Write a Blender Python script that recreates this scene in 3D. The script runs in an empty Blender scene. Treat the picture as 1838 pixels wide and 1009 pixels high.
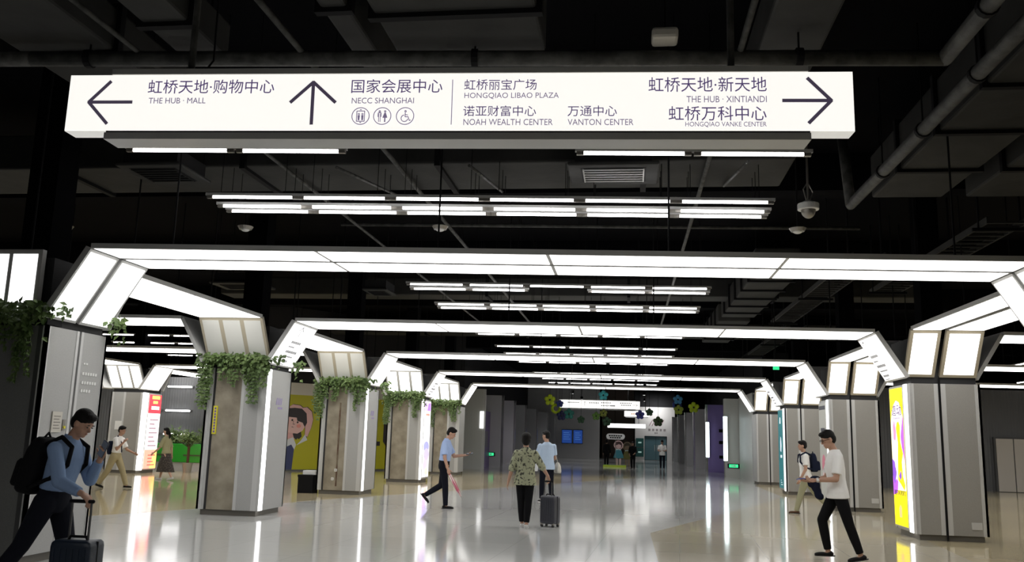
import bpy, bmesh, math, random
from mathutils import Vector as V, Matrix
random.seed(7)
SC = bpy.context.scene
COL = SC.collection
PI = math.pi
def rad(a): return math.radians(a)

# ---------------------------------------------------------------- camera
YAW, PIT, ROLL, CAMH, FPX = 0.13508265, 0.1760225, 0.02790684, 1.57, 1567.013
def cam_axes():
    f0 = V((-math.sin(YAW), math.cos(YAW), 0)); r0 = V((math.cos(YAW), math.sin(YAW), 0)); u0 = V((0, 0, 1))
    f = f0*math.cos(PIT)+u0*math.sin(PIT); u = u0*math.cos(PIT)-f0*math.sin(PIT)
    return r0*math.cos(ROLL)+u*math.sin(ROLL), u*math.cos(ROLL)-r0*math.sin(ROLL), f
_r, _u, _f = cam_axes()
cd = bpy.data.cameras.new('camera'); cam = bpy.data.objects.new('camera', cd); COL.objects.link(cam)
cd.sensor_width = 36; cd.lens = FPX/1838*36; cd.clip_end = 300; cd.clip_start = .05
cam.matrix_world = Matrix(((_r.x, _u.x, -_f.x, 0), (_r.y, _u.y, -_f.y, 0), (_r.z, _u.z, -_f.z, CAMH), (0, 0, 0, 1)))
SC.camera = cam

# ---------------------------------------------------------------- world, exposure
w = bpy.data.worlds.new('world'); SC.world = w; w.use_nodes = True
w.node_tree.nodes['Background'].inputs[0].default_value = (.75, .85, 1, 1)
w.node_tree.nodes['Background'].inputs[1].default_value = 0.01
vs = SC.view_settings
vs.view_transform = 'Standard'; vs.look = 'None'; vs.gamma = 1; vs.exposure = 0.15; vs.use_curve_mapping = False
LIT = 3.2          # radiance of the lit diffusers
TUBE = 8.0         # radiance of the tube lights

ORD = ['first', 'second', 'third', 'fourth', 'fifth', 'sixth', 'seventh', 'eighth']
# ---------------------------------------------------------------- materials
def mat(name, col, rough=.5, metal=0., emit=0., ecol=None, spec=.5, noise=None, bump=0., bscale=40., coat=0.):
    m = bpy.data.materials.new(name); m.use_nodes = True
    nt = m.node_tree; b = nt.nodes['Principled BSDF']
    b.inputs['Base Color'].default_value = (*col, 1); b.inputs['Roughness'].default_value = rough
    b.inputs['Metallic'].default_value = metal; b.inputs['Specular IOR Level'].default_value = spec
    b.inputs['Coat Weight'].default_value = coat
    if emit:
        b.inputs['Emission Color'].default_value = (*(ecol or col), 1); b.inputs['Emission Strength'].default_value = emit
    if noise or bump:
        tc = nt.nodes.new('ShaderNodeTexCoord')
        def nz(scale, detail=4):
            n = nt.nodes.new('ShaderNodeTexNoise'); n.inputs['Scale'].default_value = scale; n.inputs['Detail'].default_value = detail
            nt.links.new(tc.outputs['Object'], n.inputs['Vector']); return n
        if noise:
            col2, scale = noise
            n = nz(scale); rp = nt.nodes.new('ShaderNodeValToRGB')
            rp.color_ramp.elements[0].position = .35; rp.color_ramp.elements[1].position = .65
            rp.color_ramp.elements[0].color = (*col, 1); rp.color_ramp.elements[1].color = (*col2, 1)
            nt.links.new(n.outputs['Fac'], rp.inputs['Fac']); nt.links.new(rp.outputs['Color'], b.inputs['Base Color'])
        if bump:
            n = nz(bscale); bp = nt.nodes.new('ShaderNodeBump'); bp.inputs['Strength'].default_value = bump; bp.inputs['Distance'].default_value = .02
            nt.links.new(n.outputs['Fac'], bp.inputs['Height']); nt.links.new(bp.outputs['Normal'], b.inputs['Normal'])
    return m
M = {}
def mk(k, *a, **kw): M[k] = mat(k, *a, **kw)
mk('lit', (.9, .9, .9), .5, emit=LIT, ecol=(1, .985, .965))
mk('lit_arm', (.9, .9, .9), .5, emit=1.45, ecol=(1, .99, .985))
mk('lit_print', (.9, .9, .9), .5, emit=.98, ecol=(1, .99, .985))
mk('tube', (.9, .9, .9), .5, emit=TUBE, ecol=(1, .98, .98))
mk('strip', (.9, .9, .9), .5, emit=1.9, ecol=(1, 1, 1))
mk('unlit', (.74, .74, .70), .4)
mk('alu', (.50, .50, .49), .45)
mk('alu_dark', (.09, .09, .09), .4, .3)
mk('bronze', (.46, .41, .31), .45)
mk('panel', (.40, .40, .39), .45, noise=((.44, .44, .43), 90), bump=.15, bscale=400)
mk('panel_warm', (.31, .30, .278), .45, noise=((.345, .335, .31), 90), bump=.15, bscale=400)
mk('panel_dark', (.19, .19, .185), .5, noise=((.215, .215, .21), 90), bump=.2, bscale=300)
mk('silver', (.60, .60, .59), .35, .1)
mk('core', (.02, .02, .022), .6)
mk('plinth', (.15, .14, .12), .5)
mk('concrete', (.36, .32, .245), .8, noise=((.24, .21, .158), 3.2), bump=.3, bscale=14)
mk('black', (.008, .008, .009), .7, spec=.15)
mk('duct', (.046, .046, .044), .7, spec=.2, noise=((.032, .032, .031), 1.5), bump=.5, bscale=3)
mk('duct_side', (.014, .014, .015), .7, spec=.2)
mk('pipe', (.10, .10, .095), .6, 0, spec=.3, noise=((.045, .045, .043), 7), bump=.8, bscale=9)
mk('ceil', (.003, .003, .004), .9, spec=.05)
mk('wall_black', (.02, .02, .022), .7, spec=.2)
mk('white', (.8, .8, .78), .4)
mk('offwhite', (.6, .57, .5), .5)
mk('steel', (.33, .31, .28), .3, .6)
mk('lift_steel', (.56, .52, .46), .4, .1)
mk('ink', (.08, .055, .15), .5, emit=.8)
mk('ink2', (.05, .04, .065), .5, emit=.8)
mk('ink3', (.17, .14, .23), .5, emit=.8)
mk('greytext', (.32, .32, .34), .5)
mk('yellow', (.42, .40, .004), .5)
mk('yellowlabel', (.75, .68, .05), .5)
mk('leaf', (.07, .125, .030), .55, noise=((.16, .235, .075), 6))
mk('stem', (.06, .09, .03), .6)
mk('green', (.02, .33, .02), .4)
mk('purple', (.22, .15, .34), .5)
mk('violet', (.34, .26, .66), .5)
mk('exit', (.02, .3, .08), .4, emit=.9, ecol=(.05, .9, .35))
mk('chrome', (.6, .6, .6), .15, .9)
# people
mk('skin', (.47, .27, .185), .5); mk('skin_pale', (.55, .34, .25), .5)
mk('hair', (.007, .006, .0055), .6, spec=.2, bump=.6, bscale=120)
mk('eye', (.02, .015, .012), .2); mk('lip', (.33, .12, .10), .5)
for k, c in dict(blueshirt=(.23, .33, .52), lightblue=(.40, .52, .80), paleblue=(.50, .62, .78), whiteshirt=(.88, .87, .85), beige=(.36, .34, .20), khaki=(.40, .34, .20), olive=(.34, .33, .21),
                 darknavy=(.009, .010, .016), blackcloth=(.007, .007, .008), navy=(.012, .016, .035), suitcase=(.012, .02, .035), greycase=(.05, .052, .065), darkbrown=(.09, .05, .03), farwhite=(.85, .84, .80)).items():
    mk(k, c, .85 if 'case' not in k else .4, bump=.35, bscale=11, spec=.12 if 'case' not in k else .5)
mk('shoe', (.007, .006, .006), .6, spec=.2); mk('shoe_white', (.6, .6, .58), .5); mk('rubber', (.02, .02, .02), .6)
mk('phone', (.015, .015, .02), .2); mk('phone_blue', (.10, .14, .55), .3)
mk('umbrella_red', (.50, .10, .16), .6); mk('umbrella_white', (.7, .62, .6), .6); mk('wood', (.5, .25, .08), .5)
# patterned blouse and skirt
def speckle(name, c1, c2, scale, lo=.45, hi=.5):
    m = mat(name, c1, .8); nt = m.node_tree; b = nt.nodes['Principled BSDF']
    tc = nt.nodes.new('ShaderNodeTexCoord'); n = nt.nodes.new('ShaderNodeTexNoise'); n.inputs['Scale'].default_value = scale; n.inputs['Detail'].default_value = 2
    rp = nt.nodes.new('ShaderNodeValToRGB'); rp.color_ramp.elements[0].position = lo; rp.color_ramp.elements[1].position = hi
    rp.color_ramp.elements[0].color = (*c1, 1); rp.color_ramp.elements[1].color = (*c2, 1)
    nt.links.new(tc.outputs['Object'], n.inputs['Vector']); nt.links.new(n.outputs['Fac'], rp.inputs['Fac']); nt.links.new(rp.outputs['Color'], b.inputs['Base Color']); M[name] = m
speckle('blouse', (.05, .05, .035), (.36, .37, .24), 22, .40, .46)
speckle('skirt', (.035, .027, .022), (.10, .085, .07), 30, .5, .62)
# floor tiles
def tiles(name, c1, c2, size=1.2):
    m = mat(name, c1, .09, spec=.62); nt = m.node_tree; b = nt.nodes['Principled BSDF']
    tc = nt.nodes.new('ShaderNodeTexCoord'); mp = nt.nodes.new('ShaderNodeMapping'); mp.inputs['Rotation'].default_value = (0, 0, rad(3.2))
    br = nt.nodes.new('ShaderNodeTexBrick'); br.offset = 0; br.inputs['Scale'].default_value = 1; br.inputs['Mortar Size'].default_value = .004
    br.inputs['Brick Width'].default_value = size; br.inputs['Row Height'].default_value = size
    br.inputs['Color1'].default_value = (*c1, 1); br.inputs['Color2'].default_value = (*c2, 1); br.inputs['Mortar'].default_value = (*[x*.8 for x in c1], 1)
    nt.links.new(tc.outputs['Object'], mp.inputs['Vector']); nt.links.new(mp.outputs['Vector'], br.inputs['Vector']); nt.links.new(br.outputs['Color'], b.inputs['Base Color'])
    n = nt.nodes.new('ShaderNodeTexNoise'); n.inputs['Scale'].default_value = .9; nt.links.new(tc.outputs['Object'], n.inputs['Vector'])
    bp = nt.nodes.new('ShaderNodeBump'); bp.inputs['Strength'].default_value = .06; bp.inputs['Distance'].default_value = .02
    nt.links.new(n.outputs['Fac'], bp.inputs['Height']); nt.links.new(bp.outputs['Normal'], b.inputs['Normal'])
    M[name] = m
tiles('tile_grey', (.56, .56, .545), (.59, .59, .57)); tiles('tile_beige', (.52, .47, .36), (.55, .50, .385)); tiles('tile_tan', (.52, .44, .275), (.55, .465, .295))
# ribbed dark cladding
def ribbed(name, c, scale):
    m = mat(name, c, .45); nt = m.node_tree; b = nt.nodes['Principled BSDF']
    tc = nt.nodes.new('ShaderNodeTexCoord'); wv = nt.nodes.new('ShaderNodeTexWave'); wv.inputs['Scale'].default_value = scale; wv.bands_direction = 'X'
    bp = nt.nodes.new('ShaderNodeBump'); bp.inputs['Strength'].default_value = .25; bp.inputs['Distance'].default_value = .03
    nt.links.new(tc.outputs['Object'], wv.inputs['Vector']); nt.links.new(wv.outputs['Fac'], bp.inputs['Height']); nt.links.new(bp.outputs['Normal'], b.inputs['Normal']); M[name] = m
ribbed('ribbed', (.11, .112, .116), 3.0)
_flat = {}
def flat(c, emit=0., rough=.5):
    k = (tuple(round(x, 3) for x in c), emit, rough)
    if k not in _flat: _flat[k] = mat('paint', c, rough, emit=emit)
    return _flat[k]

# ---------------------------------------------------------------- mesh helpers
def origin_of(p):
    o = V((0, 0, 0))
    while p: o += p.location; p = p.parent
    return o
class MB:
    def __init__(s): s.v = []; s.f = []
    def add(s, vs, fs):
        o = len(s.v); s.v += [V(x) for x in vs]; s.f += [[i+o for i in f] for f in fs]; return s
    def hexa(s, b, t):           # four bottom corners (ccw from above), four top corners
        return s.add(list(b)+list(t), [(3, 2, 1, 0), (4, 5, 6, 7), (0, 1, 5, 4), (1, 2, 6, 5), (2, 3, 7, 6), (3, 0, 4, 7)])
    def box(s, x0, x1, y0, y1, z0, z1):
        return s.hexa([(x0, y0, z0), (x1, y0, z0), (x1, y1, z0), (x0, y1, z0)], [(x0, y0, z1), (x1, y0, z1), (x1, y1, z1), (x0, y1, z1)])
    def frame_box(s, o, ax, ay, az):  # box from corner o with three edge vectors
        o, ax, ay, az = V(o), V(ax), V(ay), V(az)
        if ax.cross(ay).dot(az) < 0: o = o+ax; ax = -ax
        return s.hexa([o, o+ax, o+ax+ay, o+ay], [o+az, o+az+ax, o+az+ax+ay, o+az+ay])
    def cone(s, a, b, r0, r1, n=12):
        a, b = V(a), V(b); d = (b-a).normalized(); x = d.orthogonal().normalized(); y = d.cross(x)
        vs = []
        for p, r in ((a, r0), (b, r1)):
            for i in range(n):
                t = 2*PI*i/n; vs.append(p+x*r*math.cos(t)+y*r*math.sin(t))
        return s.add(vs, [(i, (i+1) % n, n+(i+1) % n, n+i) for i in range(n)]+[tuple(range(n-1, -1, -1)), tuple(range(n, 2*n))])
    def tube(s, pts, r, n=8):
        for a, b in zip(pts, pts[1:]): s.cone(a, b, r, r, n)
        for p in pts[1:-1]: s.ball(p, (r, r, r), 8, 6)
        return s
    def ball(s, c, r, n=14, k=9, R=None):
        c = V(c); vs = []; fs = []
        if not hasattr(r, '__len__'): r = (r, r, r)
        for j in range(1, k):
            ph = PI*j/k
            for i in range(n):
                t = 2*PI*i/n; p = V((r[0]*math.sin(ph)*math.cos(t), r[1]*math.sin(ph)*math.sin(t), r[2]*math.cos(ph)))
                vs.append(c+(R @ p if R else p))
        top = V((0, 0, r[2])); vs.append(c+(R @ top if R else top)); vs.append(c-(R @ top if R else top)); T = len(vs)-2
        for j in range(k-2):
            for i in range(n): fs.append((j*n+i, (j+1)*n+i, (j+1)*n+(i+1) % n, j*n+(i+1) % n))
        for i in range(n): fs.append((T, i, (i+1) % n)); fs.append((T+1, (k-2)*n+(i+1) % n, (k-2)*n+i))
        return s.add(vs, fs)
    def capsule(s, a, b, r0, r1, n=12):
        s.cone(a, b, r0, r1, n); s.ball(a, r0, n, 8); s.ball(b, r1, n, 8); return s
    def loft(s, rings, n=20, pw=1.0):     # rings: (centre, axis vector a, axis vector b)
        vs = []
        for c, a, b in rings:
            for i in range(n):
                t = 2*PI*i/n; ct, st = math.cos(t), math.sin(t)
                vs.append(V(c)+V(a)*math.copysign(abs(ct)**pw, ct)+V(b)*math.copysign(abs(st)**pw, st))
        m = len(rings)
        fs = [(j*n+i, j*n+(i+1) % n, (j+1)*n+(i+1) % n, (j+1)*n+i) for j in range(m-1) for i in range(n)]
        fs += [tuple(range(n-1, -1, -1)), tuple((m-1)*n+i for i in range(n))]
        return s.add(vs, fs)
    def prism(s, poly, d):                # closed polygon (3D points) extruded by d
        p = [V(x) for x in poly]; n = len(p); d = V(d)
        nn = V((0, 0, 0))
        for i in range(n): nn += p[i].cross(p[(i+1) % n])
        if nn.dot(d) < 0: p.reverse()
        return s.add(p+[x+d for x in p], [tuple(range(n-1, -1, -1)), tuple(range(n, 2*n))]+[(i, (i+1) % n, n+(i+1) % n, n+i) for i in range(n)])
    def mesh(s, name, off):
        me = bpy.data.meshes.new(name); me.from_pydata([x-off for x in s.v], [], s.f); return me
    def build(s, name, m, parent=None, smooth=False, bevel=0., **tags):
        off = origin_of(parent) if parent else V((0, 0, 0))
        me = s.mesh(name, off)
        bm = bmesh.new(); bm.from_mesh(me); bmesh.ops.recalc_face_normals(bm, faces=bm.faces)
        bm.to_mesh(me); bm.free()
        me.materials.append(M[m] if isinstance(m, str) else m)
        o = bpy.data.objects.new(name, me); COL.objects.link(o)
        if parent: o.parent = parent
        if smooth:
            for p in me.polygons: p.use_smooth = True
        if bevel:
            md = o.modifiers.new('b', 'BEVEL'); md.width = bevel; md.segments = 2; md.limit_method = 'ANGLE'
        for k, x in tags.items(): o[k] = x
        return o
def fuse(mb, name, m, parent, voxel=.01, smooth=4, cut=None, fac=.5):   # melt the pieces into one continuous surface
    tmp = bpy.data.objects.new('tmp', mb.mesh('tmp', V((0, 0, 0)))); COL.objects.link(tmp)
    r = tmp.modifiers.new('r', 'REMESH'); r.mode = 'VOXEL'; r.voxel_size = voxel
    if smooth:
        q = tmp.modifiers.new('s', 'SMOOTH'); q.iterations = smooth; q.factor = fac
    dg = bpy.context.evaluated_depsgraph_get()
    me = bpy.data.meshes.new_from_object(tmp.evaluated_get(dg)); me.name = name
    bpy.data.objects.remove(tmp)
    if cut:
        bm = bmesh.new(); bm.from_mesh(me)
        for co, no in cut:
            bmesh.ops.bisect_plane(bm, geom=bm.verts[:]+bm.edges[:]+bm.faces[:], plane_co=co, plane_no=no, clear_outer=True)
        bm.to_mesh(me); bm.free()
    me.materials.clear(); me.materials.append(M[m] if isinstance(m, str) else m)
    for p in me.polygons: p.use_smooth = True
    o = bpy.data.objects.new(name, me); COL.objects.link(o); o.parent = parent
    return o
def thing(name, label, cat, loc=(0, 0, 0), rz=0., group=None):
    o = bpy.data.objects.new(name, None); COL.objects.link(o); o.empty_display_size = .1
    o.location = loc; o.rotation_euler = (0, 0, rz); o['label'] = label; o['category'] = cat
    if group: o['group'] = group
    return o
def tag(o, label, cat, group=None):
    o['label'] = label; o['category'] = cat
    if group: o['group'] = group
    return o
def struct(o): o['kind'] = 'structure'; return o
def dup(root, loc, label=None):
    r = root.copy(); COL.objects.link(r); r.location = loc
    if label: r['label'] = label
    for ch in list(root.children):
        c = ch.copy(); COL.objects.link(c); c.parent = r
        for g in ch.children:
            d = g.copy(); COL.objects.link(d); d.parent = c
    return r
# lettering -------------------------------------------------------
def text_mesh(body, width, height):
    cu = bpy.data.curves.new('t', 'FONT'); cu.body = body; cu.size = 1; cu.resolution_u = 3
    o = bpy.data.objects.new('t', cu); COL.objects.link(o)
    dg = bpy.context.evaluated_depsgraph_get(); me = bpy.data.meshes.new_from_object(o.evaluated_get(dg))
    bpy.data.objects.remove(o)
    xs = [v.co.x for v in me.vertices]; ys = [v.co.y for v in me.vertices]
    if not xs: return me
    x0, x1, y0, y1 = min(xs), max(xs), min(ys), max(ys)
    for v in me.vertices:
        v.co.x = (v.co.x-x0)/(x1-x0)*width; v.co.y = (v.co.y-y0)/(y1-y0)*height
    return me
def put_text(body, o, ax, ay, width, height, m, parent, name='lettering', lift=.003):
    """text whose lower left corner stands at o, running along ax, rising along ay"""
    o, ax, ay = V(o), V(ax).normalized(), V(ay).normalized(); n = ax.cross(ay).normalized()
    me = text_mesh(body, width, height); off = origin_of(parent)
    for v in me.vertices: v.co = o+ax*v.co.x+ay*v.co.y+n*lift-off
    me.name = name; me.materials.clear(); me.materials.append(M[m] if isinstance(m, str) else m)
    ob = bpy.data.objects.new(name, me); COL.objects.link(ob); ob.parent = parent
    sd = ob.modifiers.new('s', 'SOLIDIFY'); sd.thickness = .002; sd.offset = 0
    return ob
def stroke(mb, a, b, wd, n, lift=.003, th=.003):
    a, b, n = V(a), V(b), V(n).normalized(); d = (b-a).normalized(); s = n.cross(d)*wd/2
    return mb.frame_box(a-s-d*wd*.2+n*lift, (b-a)+d*wd*.4, s*2, n*th)

# ---------------------------------------------------------------- the setting: floor, ceiling, walls
struct(MB().box(-45, 40, -12, 110, -.3, 0).build('floor', 'tile_grey'))
def inlay(pts, m): struct(MB().prism([(x, y, 0) for x, y in pts], (0, 0, .0015)).build('floor', m))
inlay([(-44, 13.2), (-9.35, 14.53), (-7.97, 17.7), (-6.56, 21.2), (-3.19, 29.0), (.66, 38.6), (-3.0, 39.0), (-6.4, 38.1), (-7.0, 41.0), (-13, 44), (-44, 44)], 'tile_tan')
inlay([(.38, 15.7), (.40, 12.07), (.41, -6), (3.2, -6), (4.84, 13.59), (5.57, 21.75), (4.6, 27.84), (3.55, 24.5)], 'tile_beige')
inlay([(3.2, -6), (39, -6), (39, 44), (6.2, 44), (4.7, 34), (4.6, 27.84), (5.57, 21.75), (4.84, 13.59)], 'tile_tan')
struct(MB().box(-45, 40, -12, 110, 6.4, 6.7).build('ceiling', 'ceil'))
struct(MB().box(-45.3, -45, -12, 110, 0, 6.4).build('wall_left', 'wall_black'))
struct(MB().box(40, 40.3, -12, 110, 0, 6.4).build('wall_right', 'wall_black'))
struct(MB().box(-45, 40, -12.3, -12, 0, 6.4).build('wall_rear', 'wall_black'))
struct(MB().box(-45, 40, 110, 110.3, 0, 6.4).build('wall_far', 'wall_black'))

# ---------------------------------------------------------------- light arches
ZA, ZB, SK = 2.772, 3.583, 0.0689
LX0, LX1 = -7.87, -6.68
RX0, RX1 = 4.94, 6.12
DX0, DX1 = -17.44, -16.25
LY = [9.28, 15.63, 21.93, 28.30, 34.69]
LB = [9.167, 15.524, 21.821, 28.192, 34.583]
RY = [10.0, 16.35, 22.66, 29.03, 35.42]
DY = {3: 27.9, 4: 34.25}
def light_box(root, P, want, cells, t=.07, margin=.03, fm='alu', dm='lit', fname='frame', dname='diffuser', jf=.8):
    P = [V(p) for p in P]
    n = (P[1]-P[0]).cross(P[3]-P[0]).normalized()
    if n.dot(V(want)) < 0: n = -n
    MB().hexa([p-n*t for p in P], P).build(fname, fm, root)
    lu, lv = (P[1]-P[0]).length, (P[3]-P[0]).length
    def bl(u, v): return P[0]*(1-u)*(1-v)+P[1]*u*(1-v)+P[2]*u*v+P[3]*(1-u)*v
    for u0, u1, v0, v1 in cells:
        mu, mv = margin/lu, margin/lv
        mu0 = mu*(jf if u0 > .001 else 1); mu1 = mu*(jf if u1 < .999 else 1)
        mv0 = mv*(.3 if v0 > .001 else 1); mv1 = mv*(.3 if v1 < .999 else 1)
        q = [bl(u0+mu0, v0+mv0), bl(u1-mu1, v0+mv0), bl(u1-mu1, v1-mv1), bl(u0+mu0, v1-mv1)]
        MB().hexa([p-n*.002 for p in q], [p+n*.004 for p in q]).build(dname, dm, root)
    return P, n
def grid(us, vs): return [(us[i], us[i+1], vs[j], vs[j+1]) for i in range(len(us)-1) for j in range(len(vs)-1)]
Q4 = [0, .25, .5, .75, 1]
def t_arch(label, yb, xal, xl, xr, xar, strips, segs=Q4, group=None, am='lit_arm'):
    """arch running across the hall: beam of light boxes with a sloping arm down to the pillar at either end"""
    Y = lambda x: yb+(x+6.18)*SK
    xm = (xl+xr)/2
    root = thing('light_arch', label, 'light arch', (xm, Y(xm)+.62, ZB), 0, group)
    W = 1.24
    for (a, b), vs in strips:
        y0, y1 = a*W, b*W
        light_box(root, [(xl, Y(xl)+y0, ZB), (xr, Y(xr)+y0, ZB), (xr, Y(xr)+y1, ZB), (xl, Y(xl)+y1, ZB)], (0, 0, -1), grid(segs, vs), t=.06, margin=.028)
        if xal is not None: light_box(root, [(xal, Y(xl)+y0, ZA), (xl, Y(xl)+y0, ZB-.008), (xl, Y(xl)+y1, ZB-.008), (xal, Y(xl)+y1, ZA)], (1, 0, -1), grid([0, 1], vs), margin=.035, fname='arm_frame', dname='arm_diffuser', dm=am)
        if xar is not None: light_box(root, [(xar, Y(xr)+y0, ZA), (xr, Y(xr)+y0, ZB-.008), (xr, Y(xr)+y1, ZB-.008), (xar, Y(xr)+y1, ZA)], (-1, 0, -1), grid([0, 1], vs), margin=.035, fname='arm_frame', dname='arm_diffuser', dm=am)
    for fx in (.06, .37, .63, .94):
        x = xl+(xr-xl)*fx
        MB().cone((x, Y(x)+.62, ZB+.03), (x, Y(x)+.62, 6.4), .012, .012, 6).build('hanger_rod', 'black', root)
    return root
def l_arch(label, x0, x1, ya, yb, strips, nus, near_arm=True, far_arm=True, cap=None, capfm='alu', capdm='lit_arm', group=None):
    """arch running along the hall from the pillar at ya to the pillar at yb; the far arm faces the camera"""
    root = thing('light_arch', label, 'light arch', ((x0+x1)/2, (ya+yb)/2, ZB), 0, group)
    W = x1-x0; A = .5
    y0 = ya+(A if near_arm else 0); y1 = yb-(A if far_arm else 0)
    for a, b in strips:
        xa, xb = x0+a*W, x0+b*W
        light_box(root, [(xa, y0, ZB), (xa, y1, ZB), (xb, y1, ZB), (xb, y0, ZB)], (0, 0, -1), grid(nus, [0, 1]), t=.06, fm=capfm if capfm == 'bronze' and False else 'alu')
        if near_arm: light_box(root, [(xa, ya, ZA), (xb, ya, ZA), (xb, y0, ZB-.008), (xa, y0, ZB-.008)], (0, 1, -1), [(0, 1, 0, 1)], fname='arm_frame', dname='arm_diffuser')
        if far_arm: light_box(root, [(xa, yb, ZA+.03), (xb, yb, ZA+.03), (xb, y1, ZB-.008), (xa, y1, ZB-.008)], (0, -1, -1), grid(cap or [0, 1], [0, 1]), margin=.05 if cap else .058, fm=capfm, dm=capdm, fname='arm_frame', dname='arm_diffuser')
    for fy in (.2, .8):
        MB().cone(((x0+x1)/2, y0+(y1-y0)*fy, ZB+.03), ((x0+x1)/2, y0+(y1-y0)*fy, 6.4), .012, .012, 6).build('hanger_rod', 'black', root)
    return root
XAL, XL, XR, XAR = -6.666, -6.18, 4.373, 4.87
two = [((0, .475), [0, 1]), ((.525, 1), [0, 1])]
one = [((0, 1), [0, .25, 1])]
thirds = [0, 1/3, 2/3, 1]
arch_a = t_arch('wide white light arch nearest the camera, two panel strips with a dark slot', LB[0], XAL, XL, XR, XAR, two)
t_arch('added unseen light arch behind the camera, filling the near end of the hall', LB[0]-7.9, XAL, XL, XR, XAR, two)  # unseen arch added to light the near floor and fronts
arch_b = t_arch('second light arch across the hall, white arms printed with arrows and lines of text', LB[1], XAL, XL, XR, XAR, one, am='lit_print')
arch_c = t_arch('third light arch across the hall, plain white arms without any print', LB[2], XAL, XL, XR, XAR, one)
arch_d = t_arch('fourth light arch across the hall, springing from the pillar with the purple lit poster', LB[3], XAL, XL, XR, XAR, one, am='lit_print')
arch_e = t_arch('fifth and farthest light arch across the hall, before the dark corridor', LB[4], XAL, XL, XR, XAR, [((0, .47), [0, 1]), ((.53, 1), [0, 1])])
root = thing('light_panel_head', 'upright three-panel light box over the dark front of the leftmost near pillar', 'light', (-7.4, 9.2, 2.8))
light_box(root, [(-7.99, 9.2, 2.80), (-6.80, 9.2, 2.80), (-6.80, 9.2, 3.575), (-7.99, 9.2, 3.575)], (0, -1, 0), grid(thirds, [0, 1]), dm='lit_arm', margin=.055, jf=.5)
MB().cone((-7.0, 9.26, 3.55), (-7.0, 9.26, 6.4), .012, .012, 6).build('hanger_rod', 'black', root)
l_arch('light arch behind the leftmost near pillar ending in an unlit white three-panel arm', -7.88, -6.65, LY[0]+1.19, LY[1], [(0, 1)], [0, .4, .7, 1], cap=thirds, capdm='unlit', capfm='bronze')
l_arch('light arch left of the hall ending in an unlit cream three-panel arm with bronze frame', -7.88, -6.65, LY[1]+1.19, LY[2], [(0, 1)], [0, .5, 1], cap=thirds, capdm='unlit', capfm='bronze')
l_arch('light arch ending in a lit three-panel arm above the purple poster pillar', -7.88, -6.65, LY[2]+1.19, LY[3], [(0, 1)], [0, .5, 1], cap=thirds)
l_arch('farthest light arch along the left pillars, its lit arm above the last ivy', -7.88, -6.65, LY[3]+1.19, LY[4], [(0, 1)], [0, .5, 1], cap=thirds)
rs = [(0, .42), (.49, 1)]
l_arch('light arch along the right side ending above the yellow poster pillar', RX0-.08, RX1-.05, RY[0]+1.19, RY[1], rs, [0, .35, .7, 1], capfm='bronze')
l_arch('light arch on the right ending above the grey pillar behind the white-shirted man', RX0-.08, RX1-.05, RY[1]+1.19, RY[2], rs, [0, .5, 1], capfm='bronze')
l_arch('light arch on the right ending above the pillar with the teal panel', RX0-.08, RX1-.05, RY[2]+1.19, RY[3], rs, [0, .5, 1], capfm='bronze')
l_arch('farthest light arch along the right pillars', RX0-.08, RX1-.05, RY[3]+1.19, RY[4], rs, [0, .5, 1], capfm='bronze')
# left aisle
for i, lab in ((1, 'light arch spanning the left aisle beside the tall ivy pillar'), (2, 'second light arch spanning the left aisle, seen below the first'), (3, 'light arch in the left aisle springing from the red poster pillar')):
    t_arch(lab, LB[i], DX1+.02, DX1+.5, LX0-.5, LX0-.02, one)
l_arch('light arch in front of the red poster pillar with a lit three-panel arm', DX0-.02, DX1+.04, DY[3]-3.6, DY[3], [(0, 1)], [0, 1], near_arm=False, cap=thirds)
l_arch('light arch running back from the red poster pillar', DX0-.02, DX1+.04, DY[3]+1.19, DY[4], [(0, 1)], [0, .5, 1], cap=thirds)
# right aisle
for i, lab in ((1, 'light arch crossing the right aisle from the yellow poster pillar'), (2, 'second light arch crossing the right aisle, lower in view'), (3, 'third and farthest light arch crossing the right aisle')):
    t_arch(lab, LB[i]+.05, RX1+.02, RX1+.5, 14.2, 14.7, one)
for i in (1, 2, 3):  # arches out of view, added to brighten the side aisles
    t_arch(f'added unseen light arch in the outer left aisle, {ORD[i-1]} from the camera', LB[i], -27.5, -27.0, DX0-.5, DX0-.02, one)
    t_arch(f'added unseen light arch in the outer right aisle, {ORD[i-1]} from the camera', LB[i]+.05, 15.9, 16.4, 25.5, 26.0, one)
def bars(mb, P, n, rows, lift=.006):
    """rows of small printed dashes on a quad: (v, u0, u1, height)"""
    def bl(u, v): return P[0]*(1-u)*(1-v)+P[1]*u*(1-v)+P[2]*u*v+P[3]*(1-u)*v
    for v, u0, u1, h in rows:
        k = max(3, int((u1-u0)/.07))
        for i in range(k):
            a = u0+(u1-u0)*i/k; b = a+(u1-u0)/k*.8
            q = [bl(a, v), bl(b, v), bl(b, v+h), bl(a, v+h)]
            mb.hexa([p+n*lift for p in q], [p+n*(lift+.002) for p in q])
    return mb
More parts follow.
